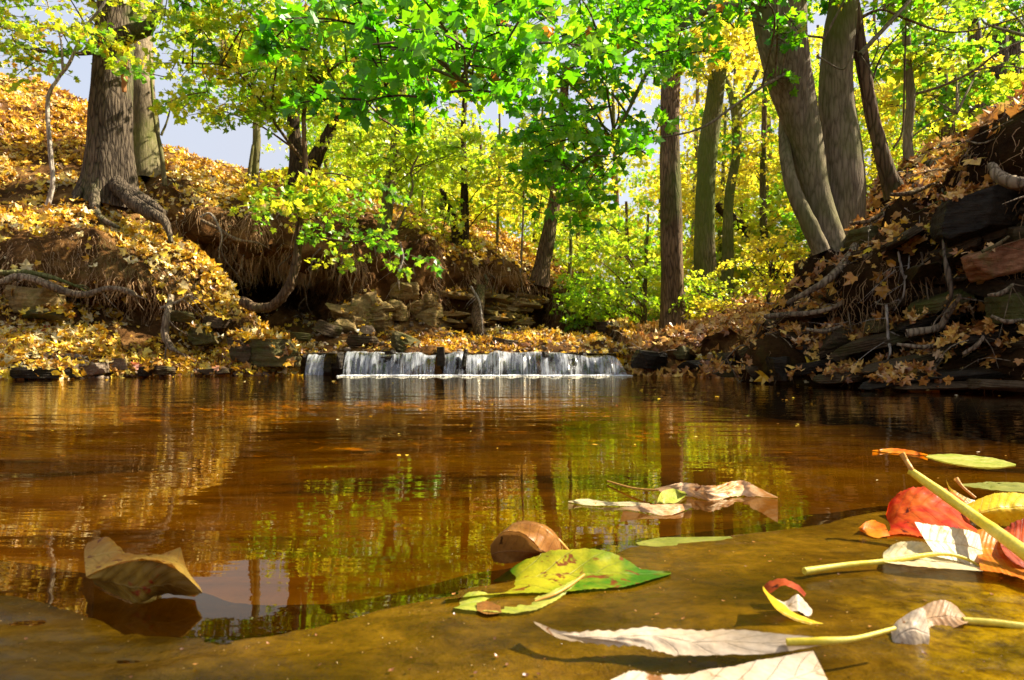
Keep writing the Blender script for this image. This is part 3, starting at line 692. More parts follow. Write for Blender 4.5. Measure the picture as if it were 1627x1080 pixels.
# ------------------------------------------------------------------ trees
def spray(A, c, d, L, nl, size, tpl, rr, leafmat=0, twigmat=1, drop=.25, twig=True):
    """one flat fan of leaves along a drooping twig"""
    d = np.asarray(d, float); d /= np.linalg.norm(d)
    side = np.cross(d, [0, 0, 1.]); side /= np.linalg.norm(side) + 1e-9
    up = np.cross(side, d)
    t = RNG.uniform(.05, 1, nl) ** .8; w = np.sin(np.pi * np.clip(t * .85 + .12, 0, 1)) * L * .42
    lat = RNG.uniform(-1, 1, nl) * w
    tl = RNG.normal(0, .12)
    pos = c + d * (L * t)[:, None] + side * lat[:, None] + up * (lat * tl + RNG.normal(0, .035 * L + .015, nl))[:, None]
    pos[:, 2] -= drop * L * t ** 2
    tip = d[None] * .6 + side[None] * np.sign(lat)[:, None] * .7 + rdir(nl) * .5 - np.array([0, 0, .7])
    nrm = np.array([0, 0, 1.]) * .55 + rdir(nl) * .75 - d[None] * .15
    sz = size * RNG.uniform(.6, 1.25, nl)
    rv = np.clip(RNG.normal(np.random.default_rng(int(abs(c[0]) * 1e4) % 99991).uniform(*rr), .13, nl), .002, .998)
    half = nl // 2
    k1, k2 = TPLS[tpl]
    bake_leaves(A, k1, pos[:half], nrm[:half], tip[:half], sz[:half], rv[:half], leafmat)
    bake_leaves(A, k2, pos[half:], nrm[half:], tip[half:], sz[half:], rv[half:], leafmat)
    if twig:
        q = np.linspace(0, 1, 4)[:, None]; path = c + d * L * q; path[:, 2] -= drop * L * (q[:, 0] ** 2)
        tube(A, path, [.005 + .003 * L, .002], n=5, sides=3, mat=twigmat)
        for s in (-1, 1):
            a = c + d * L * .4; a = a - np.array([0, 0, drop * L * .16]); b = a + (d * .25 + side * s * .33) * L
            tube(A, [a, b], [.003, .0015], n=2, sides=3, mat=twigmat)
TPLS = {'maple': (('maple', .15), ('maple', -.3)), 'star': (('star', -.25), ('star', .4)), 'oval': (('oval', -.25), ('oval', .4))}

def in_gap(px, py, gaps):
    for (gx_, gy_, rx, ry) in gaps:
        if ((px - gx_) / rx) ** 2 + ((py - gy_) / ry) ** 2 < 1: return True
    return False
GAPS = ((800, 165, 42, 62), (395, 238, 45, 28), (70, 140, 70, 40), (700, 150, 22, 25), (1545, 95, 30, 40), (640, 130, 20, 16), (1030, 300, 16, 20), (560, 262, 24, 20))
def fill(x0, x1, y0, y1, Ya, Yb, n, gaps=()):
    out = []
    g = 0
    gaps = tuple(gaps) + GAPS
    while len(out) < n and g < n * 20:
        g += 1
        px, py = random.uniform(x0, x1), random.uniform(y0, y1)
        if in_gap(px, py, gaps): continue
        out.append(np.array(P(px, py, random.uniform(Ya, Yb))))
    return out
def tree(label, trunks, clusters=(), bark='bark_brown', leaf='leaf_green', size=.09, tpl='maple', nspray=5, nl=22, L=.5,
         rr=(.2, .8), limbs=(), name='tree', cat='tree', group=None, rough=.10, flute=0.0, links=True, base=None, spread=.35, sides=22, extra=None):
    """trunks/limbs: ([(px,py,Y)..], [width px at each key]); clusters: world points where twigs carry leaves"""
    b = base or trunks[0][0][0]
    root = empty(name, P(*b)); tag(root, label, cat, group)
    paths = []
    for k, (pts, wd) in enumerate(trunks):
        A = Acc()
        pts3 = [P(*p) for p in pts]; rad = [w_ / 2 / FP * p[2] for w_, p in zip(wd, pts)] if len(wd) == len(pts) else [w_ / 2 / FP * pts[0][2] for w_ in wd]
        c = tube(A, pts3, rad, n=max(24, len(pts) * 14), sides=sides, rough=rough, seed=k * 5 + int(pts[0][0]), flute=flute)
        paths.append((c, rad[-1]))
        if k == 0:
            for (lp, lw) in limbs:
                lr = [w_ / 2 / FP * p[2] for w_, p in zip(lw, lp)] if len(lw) == len(lp) else [w_ / 2 / FP * lp[0][2] for w_ in lw]
                cc = tube(A, [P(*p) for p in lp], lr, sides=8, rough=.08, seed=3); paths.append((cc, lr[-1]))
            if links and len(clusters):
                allp = np.concatenate([c2 for c2, _ in paths] ) if k == len(trunks) - 1 or True else None
                for cpt in clusters:
                    hz = np.linalg.norm(allp[:, :2] - cpt[:2], axis=1); dd = np.linalg.norm(allp - cpt, axis=1) + 1.3 * np.abs((cpt[2] - allp[:, 2]) - .55 * hz)
                    a = allp[dd.argmin()]; ln = np.linalg.norm(cpt - a)
                    if ln < .15 or ln > 3.2: continue
                    mid = (a + cpt) / 2 + RNG.normal(0, .08, 3) * ln + np.array([0, 0, .10 * ln])
                    tube(A, [a, mid, cpt], [.006 + .006 * ln, .004], n=8, sides=5)
        A.build('trunk', [M[bark]], root)
    if len(clusters):
        A = Acc()
        for c in clusters:
            for s in range(nspray):
                th = RNG.uniform(0, 2 * math.pi); d = np.array([math.cos(th), math.sin(th), RNG.uniform(-.25, .35)])
                spray(A, c + RNG.normal(0, spread, 3) * L * np.array([1, 1, .6]), d, L * RNG.uniform(.6, 1.2), nl, size, tpl, rr, twig=(c[1] < 13))
        A.build('crown', [M[leaf], M[bark if bark != 'bark_grey' else 'bark_dark']], root, smooth=False)
    return root

# --- left group
t1 = tree('stout old tree with furrowed dark bark and an orange bare patch on the left bank',
     [([(172, 330, 8.5), (176, 285, 8.5), (176, 230, 8.5), (178, 150, 8.5), (182, 60, 8.6), (190, -60, 8.7), (200, -260, 8.9)], [96, 76, 66, 60, 58, 55, 42])],
     fill(-60, 260, -60, 50, 7.6, 9.2, 13) + fill(-80, 110, 60, 95, 7.5, 8.6, 3) + fill(150, 260, 30, 100, 7.8, 8.2, 3) + fill(-300, 300, -420, -160, 7, 9, 7), bark='bark_dark', leaf='leaf_green', flute=.14, rr=(.35, .9), L=.55, nl=28, size=.070,
     limbs=[([(188, 60, 8.5), (215, 50, 8.4), (236, 42, 8.3), (250, 10, 8.3), (262, -50, 8.3)], [30, 26, 20, 14, 8]),
            ([(172, 80, 8.5), (120, 85, 8.2), (60, 80, 8.0), (0, 70, 7.8), (-60, 75, 7.6)], [9, 6, 5, 4, 3]),
            ([(172, 60, 8.5), (100, 45, 8.2), (30, 40, 8.0), (-60, 10, 7.8)], [8, 6, 4, 3])])
A = Acc()
for pts, wd in (([(185, 290, 8.35), (210, 320, 8.1), (240, 340, 7.95), (262, 352, 7.9), (272, 385, 7.8)], [28, 24, 20, 14, 6]),
                ([(160, 290, 8.3), (150, 320, 8.1), (158, 345, 7.95), (190, 362, 7.85)], [26, 18, 11, 5]),
                ([(190, 300, 8.3), (232, 322, 8.1), (262, 338, 8.0)], [30, 20, 9]),
                ([(150, 285, 8.4), (132, 300, 8.3), (118, 318, 8.1)], [30, 18, 8])):
    tube(A, [P(*p) for p in pts], [w_ / 2 / FP * p[2] for w_, p in zip(wd, pts)], sides=14, rough=.2, seed=3)
A.build('root', [M['bark_dark']], t1)
A = Acc()
V, F = rockV(77, (.09, .03, .50), flat=False, rough=.3); A.add(V + np.array(P(197, 113, 8.22)), F)
A.build('bark_wound', [plain('bare_wood', (.36, .15, .04), .8)], t1)
tree('grey straight trunk standing close behind the stout old tree', [([(228, 285, 9.6), (228, 240, 9.6), (225, 150, 9.6), (220, 60, 9.7), (214, -60, 9.8), (210, -250, 9.9)], [52, 46, 42, 38, 34, 28])],
     fill(180, 330, -250, -60, 9, 10.5, 6), bark='bark_grey')
tree('bent grey bare sapling on the far left slope', [([(74, 332, 7.9), (84, 290, 7.9), (80, 240, 7.9), (76, 160, 7.9), (92, 125, 7.9), (110, 100, 7.9), (135, 45, 7.9), (165, 5, 7.9), (190, -50, 7.9)], [8, 7, 7, 6, 5, 5, 4, 4, 3])],
     bark='twig_pale', name='sapling', sides=8, limbs=[([(100, 115, 7.9), (96, 60, 7.9), (80, 20, 7.9), (70, -20, 7.9)], [4, 3, 2, 2])])
tree('thin forked bare sapling right of the grey trunk', [([(262, 295, 8.8), (256, 240, 8.8), (246, 190, 8.8), (240, 120, 8.8), (238, 80, 8.8)], [8, 7, 5, 4, 2]),
     ([(256, 215, 8.8), (266, 190, 8.8), (275, 150, 8.8)], [4, 3, 2])], bark='bark_grey', name='sapling', sides=8)
tree('pale slender double trunk on the ridge left of the dark forked tree', [([(402, 318, 10.4), (404, 280, 10.4), (408, 220, 10.4), (406, 180, 10.4), (400, 80, 10.5)], [15, 13, 12, 10, 7]),
     ([(398, 312, 10.3), (396, 280, 10.3), (402, 230, 10.3)], [8, 7, 4])], fill(330, 470, 40, 170, 9.8, 11, 6), bark='bark_grey', leaf='leaf_green', size=.08)
tree('dark forked tree leaning right on the ridge behind the curved sapling',
     [([(470, 320, 9.7), (476, 280, 9.7), (472, 240, 9.7), (466, 200, 9.7), (470, 120, 9.7), (460, 20, 9.7)], [46, 38, 24, 20, 16, 12]),
      ([(482, 300, 9.7), (500, 255, 9.7), (515, 225, 9.7), (535, 185, 9.7), (552, 155, 9.7), (570, 60, 9.7)], [34, 24, 18, 15, 17, 8])],
     fill(440, 640, 40, 200, 9.2, 10.6, 11), bark='bark_black', leaf='leaf_green', size=.08, limbs=[([(522, 212, 9.7), (550, 190, 9.6), (575, 186, 9.5)], [8, 6, 3])])
sap_gaps = [(330, 235, 45, 35), (225, 205, 50, 60), (400, 225, 40, 30), (610, 45, 40, 30)]
tree('curved maple sapling growing out of the left bank in a J shape over the hollow',
     [([(385, 478, 7.45), (405, 488, 7.4), (432, 486, 7.35), (456, 460, 7.3), (470, 420, 7.3), (474, 370, 7.3), (478, 320, 7.3), (485, 260, 7.3), (483, 180, 7.3), (497, 140, 7.2), (520, 118, 7.2), (515, 80, 7.2), (508, 50, 7.2)],
       [16, 15, 15, 15, 13, 11, 9, 8, 7, 6, 6, 4, 3])],
     fill(265, 640, -40, 120, 6.2, 7.8, 36, sap_gaps) + fill(300, 600, 110, 190, 6.4, 7.8, 12, sap_gaps) + fill(430, 560, 290, 350, 6.9, 7.4, 7) + [np.array(P(620, 395, 7.0)), np.array(P(575, 375, 7.1))],
     bark='bark_brown', leaf='leaf_green', size=.066, L=.48, nl=30, rr=(.2, .85), nspray=4, sides=16, rough=.2, name='sapling',
     limbs=[([(520, 118, 7.2), (545, 95, 7.1), (580, 82, 7.0), (625, 70, 6.9)], [6, 5, 4, 3]), ([(520, 118, 7.2), (555, 135, 7.1), (590, 170, 7.0), (640, 215, 6.9)], [5, 4, 3, 2]),
            ([(474, 380, 7.3), (510, 378, 7.2), (560, 384, 7.1), (600, 375, 7.0)], [5, 4, 3, 2]), ([(510, 60, 7.2), (495, 55, 7.2), (480, 50, 7.2)], [4, 3, 2]),
            ([(485, 260, 7.3), (440, 200, 7.1), (400, 140, 6.9), (360, 105, 6.7), (290, 100, 6.5)], [5, 5, 4, 3, 2]), ([(482, 290, 7.3), (520, 275, 7.2), (570, 285, 7.1)], [4, 3, 2])])
# --- middle
tree('mossy trunk leaning right on the middle of the undercut bank', [([(602, 385, 9.4), (612, 350, 9.4), (620, 290, 9.4), (628, 230, 9.4), (640, 120, 9.5), (640, 0, 9.6)], [22, 20, 18, 15, 12, 9])],
     fill(540, 720, 120, 260, 9, 10.5, 10), bark='bark_moss', leaf='leaf_lime', size=.075)
tree('small thin-stemmed tree beside the leaning mossy trunk', [([(618, 390, 9.2), (640, 340, 9.2), (655, 300, 9.2), (654, 270, 9.2), (672, 235, 9.2)], [6, 5, 4, 4, 2])],
     fill(590, 760, 210, 350, 9, 9.8, 10), bark='bark_grey', leaf='leaf_lime', size=.07, name='sapling', sides=8)
tree('twin dark stemmed tree standing over the dark root hollows', [([(736, 402, 10.6), (738, 350, 10.6), (738, 290, 10.6), (736, 220, 10.6), (740, 120, 10.6), (748, 0, 10)], [18, 15, 11, 9, 8, 6]),
     ([(728, 400, 10.6), (720, 350, 10.6), (708, 315, 10.6), (700, 300, 10.6)], [15, 12, 9, 5])], fill(650, 830, 190, 330, 10, 11.2, 13), bark='bark_black', leaf='leaf_lime', size=.07)
tree('brown trunk leaning right at the right end of the undercut bank', [([(856, 455, 11), (862, 420, 11), (874, 360, 11), (884, 300, 11), (890, 220, 11), (900, 100, 10.5)], [34, 26, 22, 19, 16, 12])],
     fill(800, 960, 200, 330, 10.2, 11.5, 8), bark='bark_brown', leaf='leaf_lime', size=.075, flute=.1)
for (px, pb, pt, wd, Yv, lb) in ((790, 385, 60, 5, 11.5, 'wiry bare stem left of the pale sunlit patch on the bank'), (828, 420, 200, 4, 11, 'second wiry bare stem just left of the leaning brown trunk'), (903, 470, 300, 7, 12, 'thin pale stem right of the leaning brown trunk'), (670, 345, 120, 4, 11, 'hair-thin stem between mossy and twin dark trees')):
    tree(lb, [([(px, pb, Yv), (px + 4, (pb + pt) / 2, Yv), (px + 1, pt, Yv)], [wd, wd * .8, wd * .4])], fill(px - 60, px + 60, pt - 30, pb - 90, Yv - .5, Yv + 1, 6), bark='bark_grey', leaf='leaf_gold', size=.06, name='sapling', sides=7, nl=16)
# green leaning boughs over the valley (centre)
tree('low spreading bright green maple hanging over the valley floor', [([(1022, 560, 11), (1025, 500, 11), (1026, 430, 11), (1030, 340, 11)], [8, 7, 6, 4])],
     fill(900, 1045, 330, 480, 9.8, 11.5, 21) + fill(930, 1040, 470, 530, 10.2, 11.5, 7), bark='bark_brown', leaf='leaf_lime', size=.060, nl=26, L=.45, rr=(.05, .6), sides=8)
# --- right-middle
tree('tall straight brown trunk, thickest in the middle of the valley', [([(1078, 525, 9.8), (1070, 495, 9.8), (1068, 440, 9.8), (1066, 330, 9.8), (1064, 200, 9.8), (1068, 80, 9.9), (1070, -80, 10), (1075, -300, 10)], [60, 40, 37, 34, 31, 28, 25, 20])],
     fill(980, 1180, -60, 90, 9, 10.5, 14), bark='bark_brown', leaf='leaf_gold', flute=.22, size=.08)
tree('tall mossy green trunk right of the tall brown trunk', [([(1124, 500, 11.3), (1122, 460, 11.3), (1120, 380, 11.3), (1124, 260, 11.3), (1136, 150, 11.3), (1150, 40, 11.4), (1165, -100, 11.5)], [48, 36, 32, 30, 27, 24, 20])],
     fill(1090, 1260, -40, 130, 10.5, 12, 14), bark='bark_moss', leaf='leaf_gold', flute=.2, size=.08)
tree('slender bent mossy trunk right of the mossy green trunk', [([(1154, 500, 12), (1156, 400, 12), (1158, 320, 12), (1170, 240, 12), (1168, 170, 12), (1150, 120, 12.2)], [22, 18, 15, 14, 16, 8]),
     ([(1168, 180, 12), (1185, 150, 12), (1205, 110, 12)], [12, 8, 5])], fill(1100, 1260, 120, 260, 11.5, 13, 9), bark='bark_moss', leaf='leaf_green', size=.075)
tree('reddish thin trunk seen left of the big right tree', [([(1213, 470, 12.5), (1214, 400, 12.5), (1212, 300, 12.5), (1214, 200, 12.5), (1216, 90, 12.5)], [22, 14, 10, 9, 6])],
     fill(1170, 1270, 200, 380, 12, 13.5, 8), bark='bark_brown', leaf='leaf_gold', size=.075, sides=10,
     limbs=[([(1212, 250, 12.5), (1180, 240, 12.4), (1150, 250, 12.3)], [3, 2, 2]), ([(1212, 270, 12.5), (1240, 275, 12.4)], [3, 2])])
tree('dark snapped trunk slanting down behind the mossy trunks', [([(1250, 440, 13), (1200, 385, 13), (1165, 350, 13), (1138, 325, 13)], [18, 20, 18, 14])], bark='bark_black', sides=12)
# --- big right tree
t = tree('big multi-stemmed grey tree on the right bank, its boughs reaching over the pool',
     [([(1330, 420, 5.35), (1315, 370, 5.4), (1298, 310, 5.45), (1280, 230, 5.45), (1262, 150, 5.45), (1245, 80, 5.4), (1236, 0, 5.4), (1225, -160, 5.4)], [44, 44, 44, 52, 64, 76, 84, 76]),
      ([(1335, 415, 5.6), (1338, 370, 5.6), (1340, 310, 5.6), (1336, 240, 5.6), (1328, 150, 5.6), (1332, 60, 5.6), (1340, 0, 5.6), (1350, -160, 5.6)], [54, 64, 66, 62, 52, 48, 42, 38]),
      ([(1305, 400, 5.3), (1290, 365, 5.3), (1268, 320, 5.35), (1252, 270, 5.4), (1246, 210, 5.5), (1250, 160, 5.5)], [28, 26, 24, 20, 18, 16])],
     fill(620, 1030, -60, 75, 3.9, 5.2, 22, [(640, 60, 40, 40), (700, 30, 20, 40)]) + fill(840, 1040, 70, 250, 4.2, 5.2, 12, [(800, 170, 45, 70)]) + fill(690, 770, 30, 110, 2.7, 3.3, 6) + fill(580, 640, 70, 110, 2.6, 3.2, 3) + fill(640, 700, -40, 20, 2.7, 3.2, 3) + fill(870, 940, 250, 305, 4.4, 5.0, 4) + [np.array((RNG.uniform(4.95, 5.5), RNG.uniform(1.8, 2.45), RNG.uniform(5.3, 5.6))) for _ in range(8)] + fill(1020, 1240, -60, 60, 4.4, 5.6, 12) + fill(1240, 1627, -60, -10, 5, 6.5, 8),  # unseen leaf clusters high toward the sun are added here to shade the slab
     bark='bark_grey', leaf='leaf_dark', size=.058, L=.36, nl=28, nspray=4, rr=(.1, .85), rough=.07, spread=.5,
     limbs=[([(1240, -30, 5.4), (1180, 5, 5.2), (1115, 18, 5.1), (1080, 45, 5.0), (1050, 70, 4.9), (1010, 75, 4.8), (960, 110, 4.7)], [26, 18, 14, 10, 8, 6, 4]),
            ([(1050, 70, 4.9), (1020, 130, 4.9), (985, 200, 4.9), (955, 235, 4.8), (905, 275, 4.8)], [7, 6, 5, 4, 2]),
            ([(730, -90, 4.3), (722, 0, 3.2), (728, 80, 3.0), (732, 128, 3.0), (770, 145, 2.9)], [5, 4, 4, 3, 2]),
            ([(1115, 18, 5.1), (1000, -10, 4.8), (870, -40, 4.5), (730, -60, 4.3), (600, -50, 4.2)], [12, 9, 7, 5, 3]),
            ([(1262, 110, 5.3), (1215, 135, 5.2), (1170, 165, 5.1), (1120, 200, 5.0), (1070, 215, 4.9), (1010, 220, 4.9)], [6, 5, 4, 4, 3, 2]),
            ([(1310, 60, 5.3), (1240, 50, 5.2), (1190, 30, 5.2)], [4, 3, 2]), ([(1300, 90, 5.3), (1340, 110, 5.2), (1360, 80, 5.2), (1400, 140, 5.2)], [3, 3, 2, 1])])
tree('leaning smaller brown trunk just right of the big grey tree', [([(1424, 312, 5.6), (1412, 280, 5.6), (1400, 240, 5.6), (1385, 180, 5.6), (1372, 110, 5.6), (1360, 40, 5.6), (1350, -40, 5.6), (1340, -200, 5.6)], [34, 26, 22, 21, 20, 21, 18, 14])],
     fill(1330, 1560, -80, 10, 5.3, 7, 9), bark='bark_brown', leaf='leaf_green', size=.08,
     limbs=[([(1364, 30, 5.6), (1400, 15, 5.6), (1440, 30, 5.6), (1500, 50, 5.6), (1560, 45, 5.6), (1640, 20, 5.6)], [6, 4, 4, 3, 3, 2]), ([(1380, 150, 5.6), (1400, 90, 5.6), (1440, 40, 5.5)], [4, 3, 2]),
            ([(1376, 120, 5.6), (1395, 75, 5.6), (1390, 40, 5.6)], [3, 2, 2]), ([(1420, 235, 5.6), (1434, 205, 5.6), (1437, 120, 5.6), (1440, 20, 5.6)], [4, 3, 3, 2])])
tree('slim upright pale trunk on the ridge between brown trunk and far right trees', [([(1444, 255, 6.6), (1442, 220, 6.6), (1447, 160, 6.6), (1442, 100, 6.6), (1440, 40, 6.6), (1446, -60, 6.6)], [18, 14, 14, 12, 13, 10])],
     fill(1400, 1640, -20, 100, 6.4, 7.6, 12) + fill(1460, 1560, 80, 180, 7, 8, 5), bark='bark_grey', leaf='leaf_green', size=.075, sides=12,
     limbs=[([(1452, 150, 6.6), (1500, 135, 6.5), (1550, 110, 6.4), (1590, 80, 6.3), (1640, 60, 6.3)], [5, 4, 4, 3, 3]), ([(1446, 220, 6.6), (1480, 195, 6.6), (1520, 180, 6.5)], [3, 2, 2]), ([(1545, 112, 6.4), (1590, 105, 6.3), (1640, 110, 6.3)], [3, 2, 2])])
tree('clump of three thick broken trunks at the upper right', [([(1560, 200, 9.2), (1556, 160, 9.2), (1552, 110, 9.2), (1548, 50, 9.2), (1535, -20, 9.2)], [34, 30, 26, 18, 12]),
     ([(1580, 195, 9.3), (1584, 140, 9.3), (1588, 90, 9.3), (1590, 40, 9.3)], [34, 30, 24, 20]), ([(1602, 195, 9.4), (1606, 120, 9.4), (1612, 50, 9.4)], [26, 22, 18])],
     fill(1500, 1680, 0, 120, 9, 10, 7) + fill(1500, 1680, 130, 200, 9, 10, 5), bark='bark_dark', leaf='leaf_lime', size=.075)
tree('short dark trunk left of the clump of broken trunks', [([(1508, 235, 8.4), (1506, 200, 8.4), (1502, 155, 8.4), (1490, 60, 8.5)], [24, 19, 16, 8])], fill(1400, 1560, 60, 200, 8.2, 9.4, 7), bark='bark_brown', leaf='leaf_gold', size=.075)

# --- far woodland: separate trees
far = []
r = random.Random(21)
def far_tree(px, Yv, hb, spanx, top, kinds, i, dens=1.0):
    leaf = kinds; base = (px, hb, Yv)
    cl = fill(px - spanx, px + spanx, top, hb - 25, Yv - 1.4, Yv + 1.4, int(18 * dens))
    lean = r.uniform(-20, 20)
    tree({'leaf_gold': 'golden leaved tree in the far thicket', 'leaf_lime': 'lime green tree in the far thicket', 'leaf_green': 'yellow-green tree in the far thicket'}[leaf],
         [([base, (px + lean * .4, (hb + top) / 2, Yv), (px + lean, top - 60, Yv)], [r.uniform(9, 15), 8, 4])], cl, bark=r.choice(['bark_brown', 'bark_grey', 'bark_moss']),
         leaf=leaf, size=.12 * Yv / 16, tpl='star', nspray=5, nl=22, L=.95 * Yv / 16, rr=(.15, .85), sides=8, group='trees of the far thicket', links=False)
k = 0
for px, Yv, hb, sp, top, kd in ((680, 17, 350, 80, 200, 'leaf_lime'), (760, 19, 380, 80, 240, 'leaf_lime'), (850, 17, 400, 80, 230, 'leaf_lime'), (930, 18, 460, 75, 240, 'leaf_lime'),
     (1000, 16, 520, 60, 380, 'leaf_lime'), (985, 21, 500, 90, 130, 'leaf_gold'), (1045, 24, 500, 70, 260, 'leaf_lime'), (1100, 17, 500, 60, 100, 'leaf_gold'), (1110, 22, 490, 90, 300, 'leaf_lime'),
     (1160, 16, 490, 60, 170, 'leaf_gold'), (1190, 15, 480, 60, 300, 'leaf_green'), (1230, 17, 480, 70, 60, 'leaf_gold'), (1230, 14.5, 470, 60, 310, 'leaf_lime'), (1300, 18, 440, 70, 100, 'leaf_gold'),
     (1390, 15, 330, 60, 60, 'leaf_gold'), (1440, 17, 330, 70, 90, 'leaf_lime'), (1500, 15, 300, 60, 130, 'leaf_gold'), (1560, 18, 280, 70, 60, 'leaf_lime'), (1620, 16, 260, 60, 80, 'leaf_green'),
     (580, 18, 335, 70, 210, 'leaf_lime'), (520, 16, 320, 60, 150, 'leaf_green'), (1700, 17, 250, 80, 0, 'leaf_gold'), (1290, 13, 450, 50, 280, 'leaf_green'), (900, 24, 450, 90, 330, 'leaf_gold'),
     (560, 13, 318, 40, 170, 'leaf_lime'), (700, 14, 358, 45, 230, 'leaf_lime'), (770, 15, 372, 40, 260, 'leaf_gold'), (925, 14, 470, 45, 330, 'leaf_lime'), (1140, 14, 480, 35, 230, 'leaf_gold'), (1262, 15, 450, 40, 120, 'leaf_lime'), (1340, 14, 350, 40, 40, 'leaf_lime'), (1475, 13, 300, 40, 60, 'leaf_lime'), (1215, 20, 470, 60, 200, 'leaf_lime')):
    far_tree(px, Yv, hb, sp, top, kd, k); k += 1

# --- low bushes
def bush(label, x0, x1, y0, y1, Ya, Yb, n, leaf, size=.06, L=.25, nl=18):
    c = fill(x0, x1, y0, y1, Ya, Yb, n)
    base = ((x0 + x1) / 2, y1 + 12, (Ya + Yb) / 2)
    tree(label, [([base, (base[0] + 5, (y0 + y1) / 2, base[2])], [5, 3])], c, bark='bark_dark', leaf=leaf, size=size, L=L, nl=nl, nspray=4, name='bush', cat='bush', sides=6, tpl='oval', rr=(.1, .8))
bush('yellow-green bush at the foot of the tall mossy trunk', 1085, 1215, 440, 500, 9.5, 11, 22, 'leaf_lime')
bush('lime bush on the valley floor left of the tall brown trunk', 975, 1050, 480, 535, 11, 13, 18, 'leaf_lime')
bush('golden bush between the mossy trunk and the right bank', 1170, 1270, 380, 470, 8, 10, 22, 'leaf_gold')
bush('yellow seedling patch beside the foot of the tall brown trunk', 1095, 1150, 475, 505, 9, 9.6, 8, 'leaf_gold')
bush('low green scrub on the upper right ridge', 1470, 1640, 160, 220, 8.4, 9.6, 14, 'leaf_lime')
bush('pale green scrub on the slope left of the valley', 890, 990, 440, 520, 10.4, 12, 14, 'leaf_lime')
bush('yellow leaved shrub at the foot of the dark forked tree', 400, 520, 270, 320, 9, 10, 10, 'leaf_gold', .08)
bush('small yellow shrub on the ridge above the hollows', 640, 760, 330, 385, 9.8, 11, 14, 'leaf_gold', .06)

# ------------------------------------------------------------------ roots on the banks
def root(pts, wd, label, mat='root', rough=.16, name='root', sides=9, cat='root', forks=3):
    A = Acc(); pp = [P(*p) for p in pts]; rr_ = [w_ / 2 / FP * p[2] for w_, p in zip(wd, pts)]
    e = 2 * np.array(pp[-1]) - np.array(pp[-2]); e = np.array(pp[-1]) + (e - np.array(pp[-1])) * .5 + np.array([0, .12, -.05]); rr_[-1] *= .7
    c = tube(A, pp + [e], rr_ + [rr_[-1] * .15], n=len(pts) * 9, sides=sides, rough=rough, seed=int(pts[0][0]))
    rg = np.random.default_rng(int(abs(pts[0][0]) + pts[0][1]))
    for f in range(forks):
        k_ = rg.integers(int(len(c) * .2), int(len(c) * .85)); a = c[k_]; L = rg.uniform(.12, .4)
        d = np.array([rg.normal(), -.1, -abs(rg.normal()) * .7]); d /= np.linalg.norm(d); w0 = rr_[0] * rg.uniform(.25, .5)
        m1 = a + d * L * .5 + rg.normal(0, .05, 3) * L; m2 = a + d * L + np.array([rg.normal() * .1, .08, -.1]) * L
        tube(A, [a, m1, m2], [w0, w0 * .6, w0 * .12], n=9, sides=6, rough=rough)
    return tag(A.build(name, [M[mat]]), label, cat)
root([(-60, 455, 6.6), (0, 449, 6.65), (25, 440, 6.7), (60, 446, 6.7), (100, 462, 6.75), (135, 468, 6.8), (175, 458, 6.85), (210, 466, 6.9), (216, 478, 6.95)], [13, 12, 12, 13, 12, 11, 9, 10, 6], 'long grey root crossing above the square tan block')
root([(-60, 425, 6.7), (0, 433, 6.7), (40, 432, 6.75), (80, 440, 6.8), (115, 452, 6.85)], [9, 9, 8, 8, 5], 'shorter dark root just above the long grey root', 'bark_moss')
root([(272, 470, 7.15), (266, 500, 7.0), (262, 530, 6.95), (272, 552, 6.9), (285, 560, 6.85)], [9, 12, 13, 10, 5], 'gnarled upright root at the middle of the left bank')
root([(255, 490, 7.1), (285, 478, 7.1), (300, 468, 7.15)], [6, 5, 3], 'small side root off the gnarled upright root')
root([(320, 350, 8.55), (345, 362, 8.5), (375, 380, 8.45), (410, 386, 8.5)], [6, 5, 6, 4], 'pale root along the lip of the left hollow')
root([(318, 345, 8.5), (335, 340, 8.5), (352, 372, 8.4), (348, 400, 8.4)], [4, 4, 3, 2], 'thin pale root dangling into the left hollow', 'twig_pale')
root([(636, 385, 9.2), (640, 410, 9.15), (634, 430, 9.1), (633, 446, 9.1)], [3, 4, 5, 4], 'pale root hanging straight in front of the middle hollow', 'twig_pale')
root([(765, 455, 10.2), (758, 500, 10.0), (764, 530, 9.8)], [14, 20, 26], 'thick earthy root pillar beside the right hollow', 'bark_brown')
root([(748, 455, 10.0), (762, 480, 9.9), (766, 515, 9.7)], [4, 4, 3], 'thin pale root on the thick root pillar', 'twig_pale')
root([(1250, 482, 5.0), (1275, 468, 4.95), (1310, 448, 4.9), (1335, 425, 4.95), (1352, 405, 5.05), (1362, 385, 5.2)], [6, 9, 12, 13, 15, 20], 'thick mossy root sloping down from the big right tree', 'root')
root([(1215, 503, 5.1), (1250, 500, 5.0), (1290, 497, 4.95), (1325, 488, 4.9), (1350, 474, 4.85), (1390, 462, 4.8)], [8, 10, 9, 8, 9, 6], 'long pale root running level under the thick mossy root')
root([(1370, 410, 4.75), (1400, 406, 4.7), (1425, 404, 4.7), (1440, 388, 4.75)], [12, 13, 12, 8], 'short stubby brown root by the orange leaves on the right bank', 'bark_brown')
root([(1427, 400, 4.55), (1433, 430, 4.5), (1437, 445, 4.5), (1434, 472, 4.5)], [3, 4, 3, 4], 'white forked twig hanging in front of the dark right hollow', 'twig_pale', name='twig', cat='twig')
root([(1445, 405, 4.55), (1443, 428, 4.5), (1437, 445, 4.5)], [2, 3, 3], 'second prong of the white hanging twig', 'twig_pale', name='twig', cat='twig')
root([(1408, 485, 4.5), (1410, 510, 4.45), (1411, 535, 4.45), (1414, 562, 4.4)], [5, 4, 5, 5], 'pale upright twig standing low on the right bank', 'twig_pale', name='twig', cat='twig')
